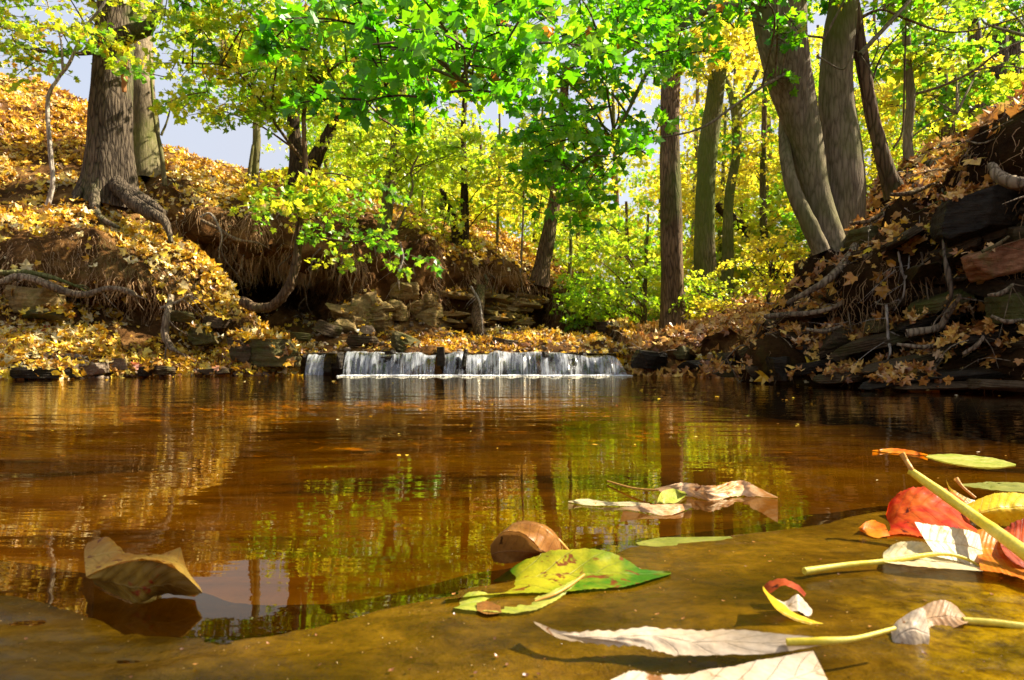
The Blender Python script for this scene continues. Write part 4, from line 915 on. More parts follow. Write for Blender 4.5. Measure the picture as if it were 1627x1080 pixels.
root([(1440, 530, 4.3), (1490, 520, 4.25), (1505, 500, 4.2), (1525, 470, 4.1)], [14, 12, 10, 7], 'dark root curving beneath the reddish slab', 'root')
root([(1497, 300, 4.35), (1500, 400, 4.1), (1508, 440, 4.05), (1510, 475, 4.05)], [3, 5, 10, 8], 'hanging root in front of the black overhanging block', 'bark_dark')
root([(1575, 262, 4.0), (1590, 282, 3.9), (1620, 292, 3.8), (1680, 300, 3.7)], [13, 20, 22, 22], 'pale mossy log at the upper right edge', 'root', name='log', cat='log')
root([(1530, 562, 3.95), (1550, 550, 3.9), (1562, 535, 3.9)], [5, 8, 7], 'short pale brown stick on the lower right shelf', 'root', name='stick', cat='stick')
root([(1560, 400, 3.78), (1585, 388, 3.76), (1602, 376, 3.76)], [5, 6, 6], 'thin reddish root lying on the large reddish slab', 'bark_brown')
for k, (x, y, Yv, dx, dy) in enumerate(((1590, 460, 3.8, 40, -18), (1600, 505, 3.75, 50, 6), (1450, 300, 4.9, 70, -18), (1310, 520, 4.85, 60, -6), (1470, 545, 4.2, 90, -4), (1380, 345, 5.2, 60, -20), (1530, 300, 4.3, 60, -14))):
    root([(x - dx / 2, y - dy / 2, Yv), (x, y + 6, Yv - .05), (x + dx / 2, y + dy / 2, Yv)], [5, 8, 5], ['grey root at the far right above the mossy stone', 'curved pale root at the right edge below the slab', 'brown root beside the leaning brown trunk foot', 'thin root on the low left shelf of the right bank', 'slender pale root across the lower right shelves', 'knobbly root in the leaves near the big right tree foot', 'root at the top of the black overhanging block'][k], ['root', 'root', 'bark_brown', 'root', 'root', 'bark_brown', 'bark_moss'][k])

# fine hanging roots and dead grass along the lips
def hanging(sh, n, rows, pxlim, name, mat, Lr=(.08, .4), wfun=None, down=1.0, thick=.004):
    p, nn = scatter(sh, n, rows, pxlim, wfun)
    A = Acc(); m = 6
    q = np.linspace(0, 1, m)[None, :, None]
    L = RNG.uniform(*Lr, n)[:, None, None] * RNG.random((n, 1, 1)) ** .6
    out = nn.copy(); out[:, 2] = 0; out /= np.linalg.norm(out, axis=1)[:, None] + 1e-6
    out = np.where(out[:, 1:2] > 0, -out, out)
    path = p[:, None] + out[:, None] * (L * .25 * np.sqrt(q)) + RNG.normal(0, .06, (n, 1, 3)) * q * L * 4 * np.array([1, .4, 0])
    path = path + np.cumsum(RNG.normal(0, .01, (n, m, 3)), 1) * np.array([1, 1, .3])
    path[..., 2] -= (L * q ** (1.1))[..., 0] * down
    w = (thick * RNG.uniform(.4, 1.8, n)[:, None] * np.linspace(1, .25, m)[None])[..., None]
    l_, r_ = path - w * [1, 0, 0], path + w * [1, 0, 0]
    bk = path + w * [0, .8, .0]
    V = np.stack([l_, r_, bk], 2).reshape(-1, 3)     # three-sided strands
    i, j, s = np.meshgrid(np.arange(n), np.arange(m - 1), np.arange(3), indexing='ij')
    b = (i * m + j) * 3; F = np.stack([b + s, b + (s + 1) % 3, b + 3 + (s + 1) % 3, b + 3 + s], -1).reshape(-1, 4)
    A.add(V, F); return tag(A.build(name, [M[mat]]), kind='stuff')
hanging(SB, 5200, ([0, 3, 3.6, 4.2, 5, 5.8, 6.4, 7], [0, 0, .1, .5, 1, 1, .3, 0]), (230, 1000), 'hanging_roots', 'hang', (.06, .42), wfun=lambda c: np.clip(.25 + 2 * fbm(c, 1.4, 91, 3), .02, 1) * np.where((c[..., 0] / c[..., 1] * FP + W / 2 > 775) & (c[..., 0] / c[..., 1] * FP + W / 2 < 860), .3, 1))
p_, n_ = scatter(SB, 110, ([0, 4.6, 5, 6, 6.3, 7], [0, 0, 1, 1, .4, 0]), (240, 1000)); A = Acc()
for k in range(110):
    L = RNG.uniform(.15, .75); a = p_[k]; w0 = RNG.uniform(.004, .014)
    pts = [a + np.array([0, .08, .05]), a + np.array([0, -.05, 0])]
    for q in range(4): pts.append(pts[-1] + np.array([RNG.normal(0, .28), RNG.normal(-.02, .12), -RNG.uniform(.3, 1)]) * L / 3.2)
    tube(A, pts, [w0, w0, w0 * .8, w0 * .6, w0 * .4, w0 * .15], n=18, sides=6, rough=.2, seed=k)
    if k % 2: tube(A, [pts[3], pts[3] + np.array([RNG.normal(0, .12), -.03, -.12]), pts[3] + np.array([RNG.normal(0, .25), -.02, -.25])], [w0 * .5, w0 * .3, w0 * .1], n=8, sides=5)
tag(A.build('hanging_roots', [M['root']]), 'thicker tangled roots dangling from the undercut lip', 'roots', kind='stuff')
hanging(SA, 2600, ([0, 3.5, 4.5, 5, 6, 6.6, 7], [0, 0, .3, 1, 1, .4, 0]), (-200, 430), 'hanging_roots', 'hang', (.08, .35))
hanging(SD, 1600, ([0, 3, 4, 5, 6, 6.6], [0, .2, .6, 1, .6, 0]), (1230, 1800), 'hanging_roots', 'hang', (.05, .35), thick=.0025)
hanging(SB, 5000, ([0, 5.5, 6, 7, 8], [0, 0, 1, .5, .2]), (260, 1000), 'dry_grass', 'grass', (.08, .28), down=.6, thick=.003)
hanging(SA, 2500, ([0, 5.2, 5.8, 6.6, 7.2], [0, 0, 1, .4, 0]), (150, 430), 'dry_grass', 'grass', (.08, .30), down=.7, thick=.003)

# ------------------------------------------------------------------ leaf litter
litter('fallen_leaves', 'golden leaf litter on the left beach and slope', SA, 100000, ([0, .95, 1.05, 2, 2.6, 3, 4.5, 5.2, 6, 6.6, 7, 8, 9, 10], [0, 0, 1, 1.1, .9, .35, .2, .15, .3, .8, 1, 1, .2, .02]), M['litter'], wfun=lambda c: np.clip(.85 + 1.5 * fbm(c, 1.5, 61, 4), .06, 1.5))
litter('fallen_leaves', 'yellow-brown leaf litter on the bank behind the waterfall', SB, 40000, ([0, 1, 1.3, 2, 2.8, 3.3, 5, 5.8, 6.3, 7, 8, 9, 10], [0, .0, .35, .6, .3, .06, .03, .2, .7, 1, 1, .4, .1]), M['litter'], pxlim=(100, 1010), size=.062)
litter('fallen_leaves', 'brown and yellow leaf litter on the valley floor right of the fall', SB, 52000, ([0, .95, 1.05, 2, 3, 4, 5, 6, 7, 8, 9, 10], [0, 0, 1.6, 1.6, .7, .2, .8, 1.6, 1.4, 1, .5, .05]), M['litter_brown'], pxlim=(1000, 1900), size=.075, rr=(.2, 1), wfun=lambda c: np.clip(1.0 + 1.0 * fbm(c, 1.3, 61, 4), .2, 1.6))
litter('fallen_leaves', 'scattered leaves caught on the ledges of the right bank', SD, 9500, ([0, .95, 1.1, 2, 3, 4, 5, 6, 6.5, 8, 9], [0, 0, .7, .45, .3, .12, .3, 1, 1.6, 1.8, .3]), M['litter_brown'], size=.075, wfun=lambda c: (fbm(c * np.array([1, 1, 3]), 1.6, 71, 3) > -.1) * 1.0, rr=(.15, 1))
litter('fallen_leaves', 'bright leaves on the lower shelves of the right bank', SD, 1500, ([0, .95, 1.1, 2, 3, 4, 5, 6], [0, 0, .8, .6, .7, .1, .7, .7]), M['litter'], size=.07, pxlim=(1200, 1560), wfun=lambda c: (fbm(c * np.array([1, 1, 4]), 2.2, 75, 3) > .15) * 1.0)

def litter_on(objs, n, mat, size, name, label, minz=.45, clump=0.0, rr=(.1, 1)):
    """leaves lying on the upward faces of finished rocks"""
    C, N, A_ = [], [], []
    for o in objs:
        me = o.data; m = len(me.polygons); c = np.empty(m * 3); q = np.empty(m * 3); a = np.empty(m)
        me.polygons.foreach_get('center', c); me.polygons.foreach_get('normal', q); me.polygons.foreach_get('area', a)
        C.append(c.reshape(-1, 3)); N.append(q.reshape(-1, 3)); A_.append(a)
    C = np.concatenate(C); N = np.concatenate(N); w = np.concatenate(A_) * (N[:, 2] > minz) * (fbm(C * np.array([1, 1, 2.5]), 2.6, 55, 3) > clump) * (C[:, 2] > .03)
    i = RNG.choice(len(w), n, p=w / w.sum()); p = C[i] + rdir(n) * .02 + N[i] * (RNG.random(n)[:, None] * .04); nn = N[i] + rdir(n) * .9
    A = Acc(); keys = [('maple', .55), ('maple', .9), ('maple', -.3), ('oval', .4)]; pick = RNG.choice(4, n)
    sz = size * RNG.uniform(.5, 1.25, n); rv = RNG.uniform(*rr, n)
    for q, key in enumerate(keys):
        m_ = pick == q; bake_leaves(A, key, p[m_], nn[m_], rdir(m_.sum()), sz[m_], rv[m_])
    tag(A.build(name, [M[mat]], smooth=False), label, 'leaf litter', kind='stuff')
def twigs(sh, n, wrow, pxlim, Lr, mat, th=.004):
    p, nn = scatter(sh, n, wrow, pxlim); A = Acc()
    for k in range(n):
        d = rdir(1)[0]; d = d - nn[k] * (d @ nn[k]) * .7; d[2] -= .15; L = RNG.uniform(*Lr); a = p[k] + nn[k] * .03
        t_ = th * RNG.uniform(.5, 1.6)
        m = a + d * L * .5 + RNG.normal(0, .09, 3) * L; b = a + d * L
        tube(A, [a, m, b], [t_, t_ * .8, t_ * .3], n=6, sides=4)
        if RNG.random() < .5: tube(A, [m, m + (d + RNG.normal(0, .6, 3)) * L * .35], [t_ * .7, t_ * .2], n=3, sides=4)
    tag(A.build('twigs', [M[mat]]), kind='stuff')
twigs(SD, 420, ([0, 1, 2, 4, 6, 8], [0, 1, 1, 1, 1, .6]), (1200, 1800), (.12, .5), 'root', .005)
twigs(SD, 120, ([0, 1, 2, 4, 6, 8], [0, 1, 1, 1, 1, .3]), (1200, 1800), (.1, .4), 'twig_pale', .003)
twigs(SA, 260, ([0, 1, 2, 4, 6, 8], [0, .6, 1, 1, 1, .6]), (-200, 430), (.1, .45), 'root', .004)
twigs(SB, 380, ([0, 2, 3, 5, 6, 8], [0, .6, 1, 1, 1, .6]), (250, 1300), (.1, .5), 'root', .005)
RK = [o for o in COL.objects if o.type == 'MESH' and o.name.startswith('rock') and o.parent is None]
def cx(o):
    b = np.array([v[:] for v in o.bound_box]).mean(0); return b[0] / b[1] * FP + W / 2
litter_on([o for o in RK if cx(o) > 1180], 6500, 'litter_brown', .058, 'fallen_leaves', 'drifts of dry leaves on the shale ledges of the right bank', clump=-.05, rr=(.25, 1))
litter_on([o for o in RK if cx(o) < 450], 500, 'litter', .075, 'fallen_leaves', 'golden leaves fallen on the stones of the left shore', clump=-.3)
litter_on([o for o in RK if 540 < cx(o) < 1180 and 'ledge' not in o.name], 900, 'litter', .06, 'fallen_leaves', 'small leaves lying on the stones behind the waterfall', clump=-.1)

# sand grains and leaf crumbs on the wet slab: nobody could count them
M['grain'] = plain('sand_grain', (.40, .26, .08), .25, 0, .8)
n = 1100; Yg = .40 + .75 * RNG.random(n) ** 1.5; xg = RNG.uniform(-.85, .85, n) * Yg
ok = (Yg < np.interp(xg, ex, ey) - .004) & (fbm(np.stack([xg, Yg, 0 * xg], -1), 9, 4, 4) > -.25 + .5 * RNG.random(n)); xg, Yg = xg[ok], Yg[ok]
zg = .0020 * (1 - np.exp(-(np.interp(xg, ex, ey) - Yg) / .05)) + .0012
sg = RNG.uniform(.0002, .0007, len(xg)) * RNG.uniform(.5, 1.2, len(xg))
V = V0[None] * sg[:, None, None] * [1, 1, .7] + np.stack([xg, Yg, zg], -1)[:, None]
A = Acc(); A.add(V.reshape(-1, 3), (F0[None] + (np.arange(len(xg)) * len(V0))[:, None, None]).reshape(-1, 3))
tag(A.build('sand', [M['grain']]), kind='stuff')
n = 260; Yg = .42 + .6 * RNG.random(n) ** 1.4; xg = RNG.uniform(-.8, .8, n) * Yg; ok = Yg < np.interp(xg, ex, ey) - .003; xg, Yg = xg[ok], Yg[ok]; n = len(xg)
A = Acc(); bake_leaves(A, ('oval', .4), np.stack([xg, Yg, np.full(n, .0042)], -1), np.array([0, 0, 1.]) + rdir(n) * .3, rdir(n), RNG.uniform(.001, .005, n), RNG.uniform(0, .6, n))
tag(A.build('leaf_crumbs', [M['litter_brown']], smooth=False), kind='stuff')

n = 150; px_ = RNG.uniform(-100, 1600, n); Yp = 1.0 + 5.4 * RNG.random(n) ** .8; xp = (px_ - W / 2) / FP * Yp
ok = (Yp > np.interp(xp, ex, ey) + .15) & (Yp < np.interp(px_, [0, 400, 1000, 1200, 1420, 1600], [5.4, 6.4, 6.3, 5.3, 4.1, 3.7])); xp, Yp = xp[ok], Yp[ok]; n = len(xp)
A = Acc(); bake_leaves(A, ('oval', -.25), np.stack([xp, Yp, np.full(n, .0025)], -1), np.array([0, 0, 1.]) + rdir(n) * .08, rdir(n), RNG.uniform(.004, .02, n) * (.4 + Yp / 4), RNG.uniform(.2, 1, n))
tag(A.build('floating_scraps', [M['litter']], smooth=False), 'small leaf scraps drifting on the pool', 'leaf scraps', kind='stuff')

# ------------------------------------------------------------------ foreground leaves, one thing each
def S(px, py, dz=None):
    """point on the water / slab seen at this pixel, dz above it"""
    if dz is None:
        Y0 = CH * FP / (py - HZ); dz = .0045 if Y0 < np.interp((px - W / 2) / FP * Y0, ex, ey) else .0012
    return (px, py, (CH - dz) * FP / (py - HZ))
def SS(pts, dz=None): return [S(x, y, dz) for x, y in pts]
def YY(pts, Yv): return [(x, y, Yv) for x, y in pts]
def big_leaf_material(name, a, b, spot=None, vein=(.7, .6, .3), spotamt=.5, transl=.35, rough=.45, veinamt=.35, patch=6.0, mid=True, gl=.25):
    k = NT(name)
    uv = k.n('TexCoord').outputs['UV']; sep = k.n('SeparateXYZ', i_0=uv); u, v = sep.outputs[0], sep.outputs[1]
    n = k.noise(patch * 4, k.coord((1, 1, 1)), 4, .6, .4)
    c = k.mixc(k.ramp(n, [(.38, (0, 0, 0)), (.62, (1, 1, 1))]), a, b)
    av = k.math('ABSOLUTE', k.math('SUBTRACT', v, .5))
    ph = k.math('FRACT', k.math('SUBTRACT', k.math('MULTIPLY', u, 8.0), k.math('MULTIPLY', av, 3.0)))
    sv = k.ramp(k.math('ABSOLUTE', k.math('SUBTRACT', ph, .5)), [(0, (1, 1, 1)), (.035, (0, 0, 0))])
    mv = k.ramp(av, [(0, (1, 1, 1)), (.025, (0, 0, 0))])
    vv = k.math('MINIMUM', k.math('ADD', sv, mv), 1.0) if mid else sv
    c = k.mixc(k.math('MULTIPLY', vv, veinamt * .8), c, vein)
    fine = k.noise(240, k.coord((1, 1, 1)), 4, .6)
    c = k.mixc(.5, c, k.ramp(fine, [(.3, (.6, .6, .6)), (.65, (1, 1, 1))]), 'MULTIPLY')
    if spot:
        s = k.noise(55, k.coord((1, 1, 1), loc=(3, 5, 1)), 3, .65, .6)
        c = k.mixc(k.ramp(s, [(.72 - .25 * spotamt, (0, 0, 0)), (.78 - .25 * spotamt, (1, 1, 1))]), c, spot)
    h = k.math('ADD', k.math('MULTIPLY', vv, -.8), k.math('MULTIPLY', fine, .6))
    bm_ = k.bump(h, .8, .0012)
    p = k.n('BsdfPrincipled', i_Base_Color=c, i_Roughness=rough, i_Specular_IOR_Level=.15, i_Normal=bm_)
    p.inputs['Coat Weight'].default_value = gl * .2; p.inputs['Coat Roughness'].default_value = .25
    t = k.n('BsdfTranslucent', i_Color=c)
    return k.done(k.n('MixShader', i_Fac=transl, i_1=p.outputs[0], i_2=t.outputs[0]).outputs[0])
FM = {
 'tan': big_leaf_material('tan_leaf', (.42, .19, .02), (.55, .34, .06), (.16, .04, .01), (.66, .46, .16), .5, .4, .45, .3),
 'tan_under': big_leaf_material('tan_leaf_underside', (.13, .065, .010), (.40, .24, .035), (.25, .04, .008), (.50, .36, .12), .45, .3, .5, .6, 4),
 'brown': big_leaf_material('brown_leaf', (.20, .075, .015), (.34, .15, .035), (.06, .02, .006), (.42, .22, .08), .4, .3, .3, gl=.5),
 'greenyellow': big_leaf_material('green_yellow_leaf', (.05, .17, .004), (.42, .38, .012), (.18, .05, .008), (.50, .46, .08), .6, patch=3),
 'lime': big_leaf_material('pale_lime_leaf', (.30, .36, .03), (.50, .46, .09), (.20, .12, .03), (.8, .8, .4), .15),
 'cream': big_leaf_material('cream_leaf', (.66, .54, .26), (.74, .64, .38), (.50, .28, .08), (.70, .46, .06), .3, .35, .45, .28),
 'white': big_leaf_material('bleached_leaf', (.56, .42, .27), (.66, .54, .40), (.28, .12, .04), (.50, .34, .20), .4, .3, .5, .22),
 'rust': big_leaf_material('rusty_dry_leaf', (.50, .22, .06), (.80, .55, .32), (.18, .06, .02), (.75, .5, .3), .3, .25),
 'orange': big_leaf_material('orange_leaf', (.74, .13, .004), (.82, .30, .008), (.22, .03, .008), (.85, .45, .08), .3, .45),
 'red': big_leaf_material('red_leaf', (.72, .03, .001), (.84, .16, .004), (.14, .01, .002), (.7, .15, .02), .4, .6, .7, .3),
 'darkred': big_leaf_material('dark_red_leaf', (.26, .02, .006), (.50, .08, .012), (.05, .006, .004), (.6, .2, .04), .4, .3),
 'gold': big_leaf_material('gold_leaf_big', (.78, .50, .015), (.85, .62, .03), (.55, .22, .01), (.9, .75, .1), .25, .45),
 'olive': big_leaf_material('olive_sunk_leaf', (.16, .17, .02), (.26, .25, .04), (.08, .07, .01), (.3, .3, .06), .2, .2, gl=.4),
 'ochre': big_leaf_material('ochre_leaf', (.13, .07, .001), (.32, .19, .002), (.08, .04, .001), (.3, .2, .01), .6, .02, .25, .0, 9),
 'stem': big_leaf_material('leaf_stalk', (.74, .58, .03), (.84, .72, .14), None, (.8, .7, .2), 0, .2, .4, .1, mid=False),
 'stem_brown': big_leaf_material('brown_leaf_stalk', (.55, .26, .05), (.70, .38, .08), None, (.6, .3, .1), 0, .15, .4, .1, mid=False),
}
def patch(name, rows, mat, parent=None, nu=70, nv=26, jag=0.0, wob=.0012, seed=0, pleat=.22):
    R_ = [np.array([P(*p) for p in r]) for r in rows]
    R_ = np.array([catmull(r, nu) for r in R_])              # rows x nu x 3
    G = np.stack([catmull(R_[:, i], nv) for i in range(nu)], 0) if len(rows) > 2 else R_.transpose(1, 0, 2)[:, [0]] * (1 - np.linspace(0, 1, nv))[None, :, None] + R_.transpose(1, 0, 2)[:, [1]] * np.linspace(0, 1, nv)[None, :, None]
    u = np.linspace(0, 1, nu)[:, None]; v = np.linspace(0, 1, nv)[None]
    dv = np.gradient(G, axis=1); du_ = np.gradient(G, axis=0); N = np.cross(du_, dv); N /= np.linalg.norm(N, axis=2)[..., None] + 1e-9
    w = wob * (fbm(G, 70, seed, 3) + pleat * np.sin((u * 8 - np.abs(v - .5) * 3) * 2 * math.pi)) * np.sin(np.pi * np.clip(u, .03, .97))
    G = G + N * w[..., None]
    if jag:
        sw = np.abs(((u * 26 + seed) % 1) - .3) * jag * (1 + .6 * vnoise(np.concatenate([u * 20, u * 0, u * 0], 1), 1, seed)[:, None]) * np.sin(np.pi * np.clip(u, .02, .98))
        e = np.clip((np.abs(v - .5) - .38) / .12, 0, 1)
        dirv = dv / (np.linalg.norm(dv, axis=2)[..., None] + 1e-9) * np.sign(v - .5)[..., None]
        G = G + dirv * (sw * e)[..., None]
    F = gridfaces(nu, nv)
    UV = np.stack([u + 0 * v, v + 0 * u], -1).reshape(-1, 2)
    return mesh_np(name, G.reshape(-1, 3), F.ravel(), np.full(len(F), 4), [FM[mat]], parent, uv=UV)
def stalk(pts, wd, mat='stem', parent=None, name='stem'):
    A = Acc(); tube(A, [P(*p) for p in pts], [w_ / 2 / FP * p[2] for w_, p in zip(wd, pts)], n=len(pts) * 8, sides=12, rough=.06)
    return A.build(name, [FM[mat]], parent)
def leafthing(label, at, parts, stalks=(), cat='leaf'):
    root = empty('leaf', P(*at)); tag(root, label, cat)
    for i, (rows, mat, kw) in enumerate(parts): patch('blade', rows, mat, root, seed=int(at[0]) + i, **kw)
    for st in stalks: stalk(*st, parent=root)
    return root
leafthing('curled tan leaf afloat alone at the left, folded like a boat', S(220, 952),
  [([SS([(150, 928), (185, 946), (220, 956), (262, 945), (310, 948)]), YY([(146, 921), (180, 925), (224, 934), (268, 930), (316, 944)], .600), YY([(137, 917), (178, 899), (230, 891), (280, 904), (322, 942)], .598)], 'tan_under', dict(wob=.0016, pleat=.4)),
   ([YY([(137, 916), (178, 897), (230, 889), (280, 902), (322, 941)], .597),
     YY([(135, 900), (180, 890), (230, 884), (282, 893), (316, 930)], .615), YY([(134, 874), (178, 866), (212, 884), (262, 884), (298, 906)], .640), YY([(139, 862), (172, 855), (202, 884), (250, 882), (287, 869)], .655)], 'tan', dict(jag=.002, wob=.0016, pleat=.28))])
leafthing('rolled dark brown leaf floating behind the green and yellow leaf', S(840, 893),
  [([SS([(784, 892), (805, 895), (838, 889), (866, 883), (894, 880)]), YY([(780, 880), (802, 876), (834, 876), (858, 878), (884, 879)], .712), YY([(779, 866), (800, 846), (826, 847), (848, 863), (866, 881)], .708)], 'brown', dict(wob=.0006)),
   ([YY([(780, 865), (801, 845), (828, 846), (850, 862), (866, 882)], .71), YY([(790, 852), (812, 838), (842, 838), (868, 850), (884, 878)], .735), YY([(800, 846), (826, 830), (860, 833), (884, 850), (896, 876)], .765), YY([(812, 870), (832, 862), (862, 862), (886, 868), (898, 878)], .80)], 'brown', dict(wob=.001, jag=.001))],
  [([(882, 852, .765), (895, 866, .76), (907, 879, .74)], [5, 5, 4], 'stem_brown')])
leafthing('long green and yellow leaf with brown blotches lying at the water edge', S(880, 940),
  [([YY([(708, 949)], .66) + [(765, 933, .69), (830, 893, .70), (880, 876, .70), (945, 873, .70), (990, 887, .695), (1020, 904, .68), (1066, 908, .68)],
     [(708, 951, .655), (770, 939, .66), (838, 918, .66), (900, 912, .665), (950, 910, .665), (990, 911, .665), (1022, 912, .67), (1066, 910, .68)],
     [S(708, 952), S(780, 944), S(850, 941), S(900, 939), S(950, 935), S(990, 931), S(1022, 924), S(1066, 912)]], 'greenyellow', dict(jag=.0035)),
   ([[(722, 962, .60), (748, 940, .62), (795, 947, .615), (845, 950, .61), (885, 935, .62), (926, 914, .65)],
     [(720, 965, .592), (755, 956, .60), (798, 960, .60), (848, 957, .60), (888, 942, .615), (926, 915, .648)],
     [S(724, 966), S(758, 970), S(800, 972), S(850, 968), (890, 948, .61), (926, 917, .646)]], 'lime', dict(jag=.003)),
   ([SS([(757, 958), (775, 955), (795, 962)]), SS([(758, 970), (775, 975), (797, 973)])], 'brown', dict(nu=20, nv=8))],
  [([(928, 913, .648), (905, 930, .625), (880, 944, .607), (850, 955, .60)], [4, 5, 5, 3], 'stem_brown')])
leafthing('slim pale leaf floating left of the orange dried leaf on the pool', S(960, 800),
  [([SS([(903, 796), (930, 792), (965, 797), (1000, 797), (1032, 800)], .006), SS([(903, 797), (935, 803), (965, 803), (1000, 804), (1034, 803)])], 'cream', dict(nv=10, wob=.001)),
   ([SS([(985, 806), (1020, 802), (1060, 801), (1098, 800)], .01), SS([(990, 808), (1022, 813), (1062, 818), (1100, 806)])], 'rust', dict(nv=10))])
leafthing('orange dried twisted leaf floating on the middle of the pool', S(1130, 790),
  [([SS([(1040, 776), (1085, 767), (1130, 773), (1175, 763), (1202, 773), (1236, 790)], .018), SS([(1044, 778), (1088, 776), (1130, 783), (1174, 774), (1203, 780), (1236, 790)], .010), SS([(1050, 781), (1090, 787), (1130, 794), (1170, 788), (1204, 788), (1236, 791)])], 'rust', dict(jag=.003, wob=.003)),
   ([SS([(1044, 797), (1050, 782), (1068, 776), (1088, 781)], .014), SS([(1046, 800), (1058, 800), (1075, 798), (1092, 786)])], 'lime', dict(nu=20, nv=8))],
  [([S(965, 764, .004), S(1005, 775, .008), S(1046, 779, .012)], [2.5, 3, 3], 'stem_brown')])
leafthing('thin orange sliver of a leaf floating far out on the right', S(1430, 720), [([SS([(1386, 715), (1420, 712), (1450, 716), (1474, 722)], .006), SS([(1386, 716), (1420, 720), (1450, 722), (1474, 723)])], 'orange', dict(nv=8))])
leafthing('flat olive green leaf floating just right of the thin orange sliver', S(1540, 735), [([SS([(1468, 723), (1520, 721), (1580, 728), (1614, 737)]), SS([(1470, 725), (1512, 736), (1572, 743), (1614, 739)])], 'lime', dict(nv=8))])
leafthing('dull olive leaf half sunk at the right edge above the orange leaves', S(1590, 775), [([SS([(1525, 769), (1580, 765), (1650, 769)]), SS([(1525, 771), (1580, 778), (1650, 783)])], 'olive', dict(nv=8))])
leafthing('bright red serrated leaf standing behind the cream leaf', S(1480, 850),
  [([YY([(1406, 822), (1418, 792), (1448, 776), (1492, 774), (1530, 796), (1552, 826)], .93), YY([(1404, 838), (1424, 818), (1455, 806), (1492, 806), (1525, 818), (1550, 836)], .885), SS([(1410, 850), (1438, 848), (1478, 853), (1520, 851), (1550, 848)] + [(1560, 848)])], 'red', dict(jag=.006, wob=.002)),
   ([SS([(1364, 838), (1384, 826), (1406, 833)], .012), SS([(1366, 843), (1390, 853), (1414, 851)])], 'orange', dict(nu=24, nv=8, jag=.003))])
leafthing('yellow-orange leaf at the right edge behind the thick yellow stalk', S(1600, 832),
  [([YY([(1535, 802), (1572, 787), (1612, 783), (1680, 790)], .90), YY([(1548, 816), (1585, 808), (1620, 806), (1680, 808)], .86), SS([(1552, 828), (1590, 834), (1630, 834), (1680, 832)], .004)], 'gold', dict(jag=.004)),
   ([YY([(1503, 762), (1512, 776), (1540, 792), (1566, 800)], .95), YY([(1512, 792), (1530, 812), (1560, 826), (1580, 826)], .91)], 'ochre', dict(nu=30, nv=10))],
  [([(1519, 760, .93), (1530, 774, .92), (1550, 791, .91)], [7, 4, 4], 'stem_brown')])
leafthing('rust red and orange leaf at the right edge beside the cream leaf', S(1610, 915),
  [([YY([(1552, 842), (1580, 838), (1606, 846)], .78), YY([(1552, 872), (1585, 874), (1630, 880)], .74), SS([(1558, 905), (1600, 912), (1650, 930)], .012)], 'orange', dict(jag=.004)),
   ([YY([(1592, 842), (1625, 826), (1700, 822)], .80), YY([(1590, 866), (1640, 872), (1700, 876)], .72), YY([(1604, 890), (1650, 912), (1700, 932)], .67)], 'darkred', dict(wob=.002))])
t = empty('leaf_stalk', P(1560, 828, .72)); tag(t, 'thick bright yellow leaf stalk slanting down to the right edge', 'stalk')
stalk([(1446, 748, .82), (1490, 779, .79), (1545, 818, .745), (1590, 850, .70), (1660, 902, .64)], [12, 16, 17, 20, 24], parent=t)
stalk([(1452, 754, .815), (1446, 742, .82), (1440, 732, .83), (1433, 720, .835)], [8, 8, 7, 9], 'stem_brown', parent=t, name='tip')
leafthing('cream coloured leaf glowing in the sun with a long yellow stalk pointing left', S(1480, 900),
  [([YY([(1453, 829), (1490, 836), (1530, 841), (1556, 849)], .745), YY([(1470, 858), (1502, 862), (1536, 868), (1561, 876)], .725), YY([(1488, 884), (1512, 889), (1540, 897), (1565, 906)], .705)], 'cream', dict(jag=.002)),
   ([YY([(1404, 877), (1425, 863), (1460, 861), (1495, 874), (1560, 893)], .735), YY([(1403, 884), (1428, 880), (1462, 880), (1498, 886), (1561, 898)], .72), SS([(1405, 892), (1430, 897), (1465, 900), (1500, 902), (1562, 907)], .012)], 'cream', dict(jag=.002))],
  [([(1278, 907, .665), (1340, 898, .68), (1420, 890, .69), (1490, 880, .70), (1530, 886, .70), (1562, 902, .695)], [11, 9, 8, 7, 5, 3])])
leafthing('small curled yellow leaf with a brown looped tip on the wet slab', S(1300, 992),
  [([YY([(1212, 931), (1226, 946), (1262, 970), (1312, 986), (1384, 991)], .575), YY([(1214, 940), (1232, 962), (1270, 982), (1318, 990), (1384, 992)], .552), YY([(1211, 934), (1234, 968), (1272, 988), (1322, 995), (1384, 993)], .548)], 'gold', dict(wob=.0004)),
   ([YY([(1212, 934), (1222, 924), (1244, 921), (1266, 929), (1281, 943)], .60), YY([(1216, 946), (1230, 938), (1246, 930), (1264, 936), (1278, 948)], .585)], 'darkred', dict(nu=40, nv=8)),
   ([YY([(1224, 946), (1246, 956), (1266, 944), (1280, 956), (1296, 975)], .58), YY([(1236, 968), (1252, 972), (1268, 970), (1282, 978), (1298, 982)], .565)], 'white', dict(nu=40, nv=8))])
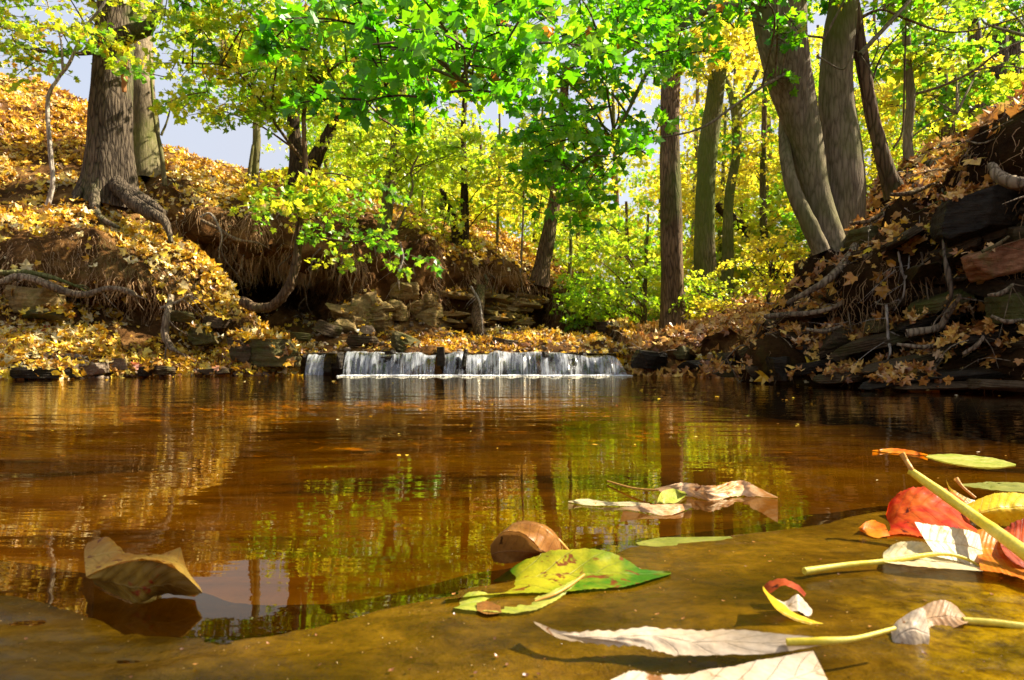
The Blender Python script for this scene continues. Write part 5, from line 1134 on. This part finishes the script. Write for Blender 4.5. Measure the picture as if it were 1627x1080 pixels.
leafthing('long bleached serrated leaf stretched across the wet slab at the bottom', S(1130, 1035, .012),
  [([SS([(848, 987), (895, 1004), (960, 1003), (1030, 998), (1100, 1003), (1160, 1001), (1230, 1006), (1290, 1011)], .020), SS([(850, 990), (892, 1009), (960, 1013), (1030, 1012), (1100, 1020), (1160, 1020), (1230, 1022), (1305, 1016)], .018), SS([(852, 992), (890, 1014), (960, 1022), (1020, 1027), (1062, 1037), (1120, 1040), (1220, 1038), (1310, 1024)], .014)], 'white', dict(nu=110, jag=.0035, wob=.0014))],
  [([S(1250, 1020, .02), S(1310, 1018, .022), S(1360, 1014, .022), S(1422, 998, .024)], [12, 12, 8, 6])])
leafthing('bright white bleached leaf cut by the bottom edge of the view', S(1150, 1080, .012),
  [([SS([(970, 1080), (1010, 1066), (1060, 1074), (1140, 1062), (1220, 1046), (1292, 1034)], .018), SS([(985, 1110), (1040, 1120), (1120, 1130), (1220, 1125), (1300, 1110)] + [(1320, 1090)], .014)], 'white', dict(nu=80, jag=.002))])
leafthing('pale crumpled leaf tip beside the translucent brown leaf in the lower right', S(1445, 1048, .012),
  [([YY([(1414, 1010), (1424, 985), (1448, 972), (1468, 968), (1474, 990)], .53), YY([(1416, 1022), (1432, 1008), (1448, 1000), (1466, 1004), (1477, 1008)], .515), YY([(1420, 1032), (1436, 1044), (1450, 1052), (1466, 1040), (1476, 1022)], .51)], 'white', dict(nu=50, wob=.0022, pleat=.03, jag=.002))])
leafthing('translucent brown leaf with a long stalk running to the lower right edge', S(1500, 998, .012),
  [([YY([(1462, 966), (1488, 954), (1512, 957), (1538, 984)], .565), YY([(1462, 985), (1492, 980), (1516, 980), (1538, 986)], .55), YY([(1466, 992), (1494, 1004), (1518, 996), (1538, 989)], .54)], 'rust', dict(nu=40))],
  [([(1530, 985, .548), (1580, 989, .545), (1660, 1000, .54)], [10, 11, 13])])
leafthing('sunken olive-brown leaf under the surface in front of the orange dried leaf', S(1080, 858),
  [([SS([(1010, 862), (1050, 854), (1100, 853), (1160, 852)], .001), SS([(1015, 866), (1060, 869), (1110, 866), (1165, 855)], .0005)], 'olive', dict(nv=10, wob=0))])
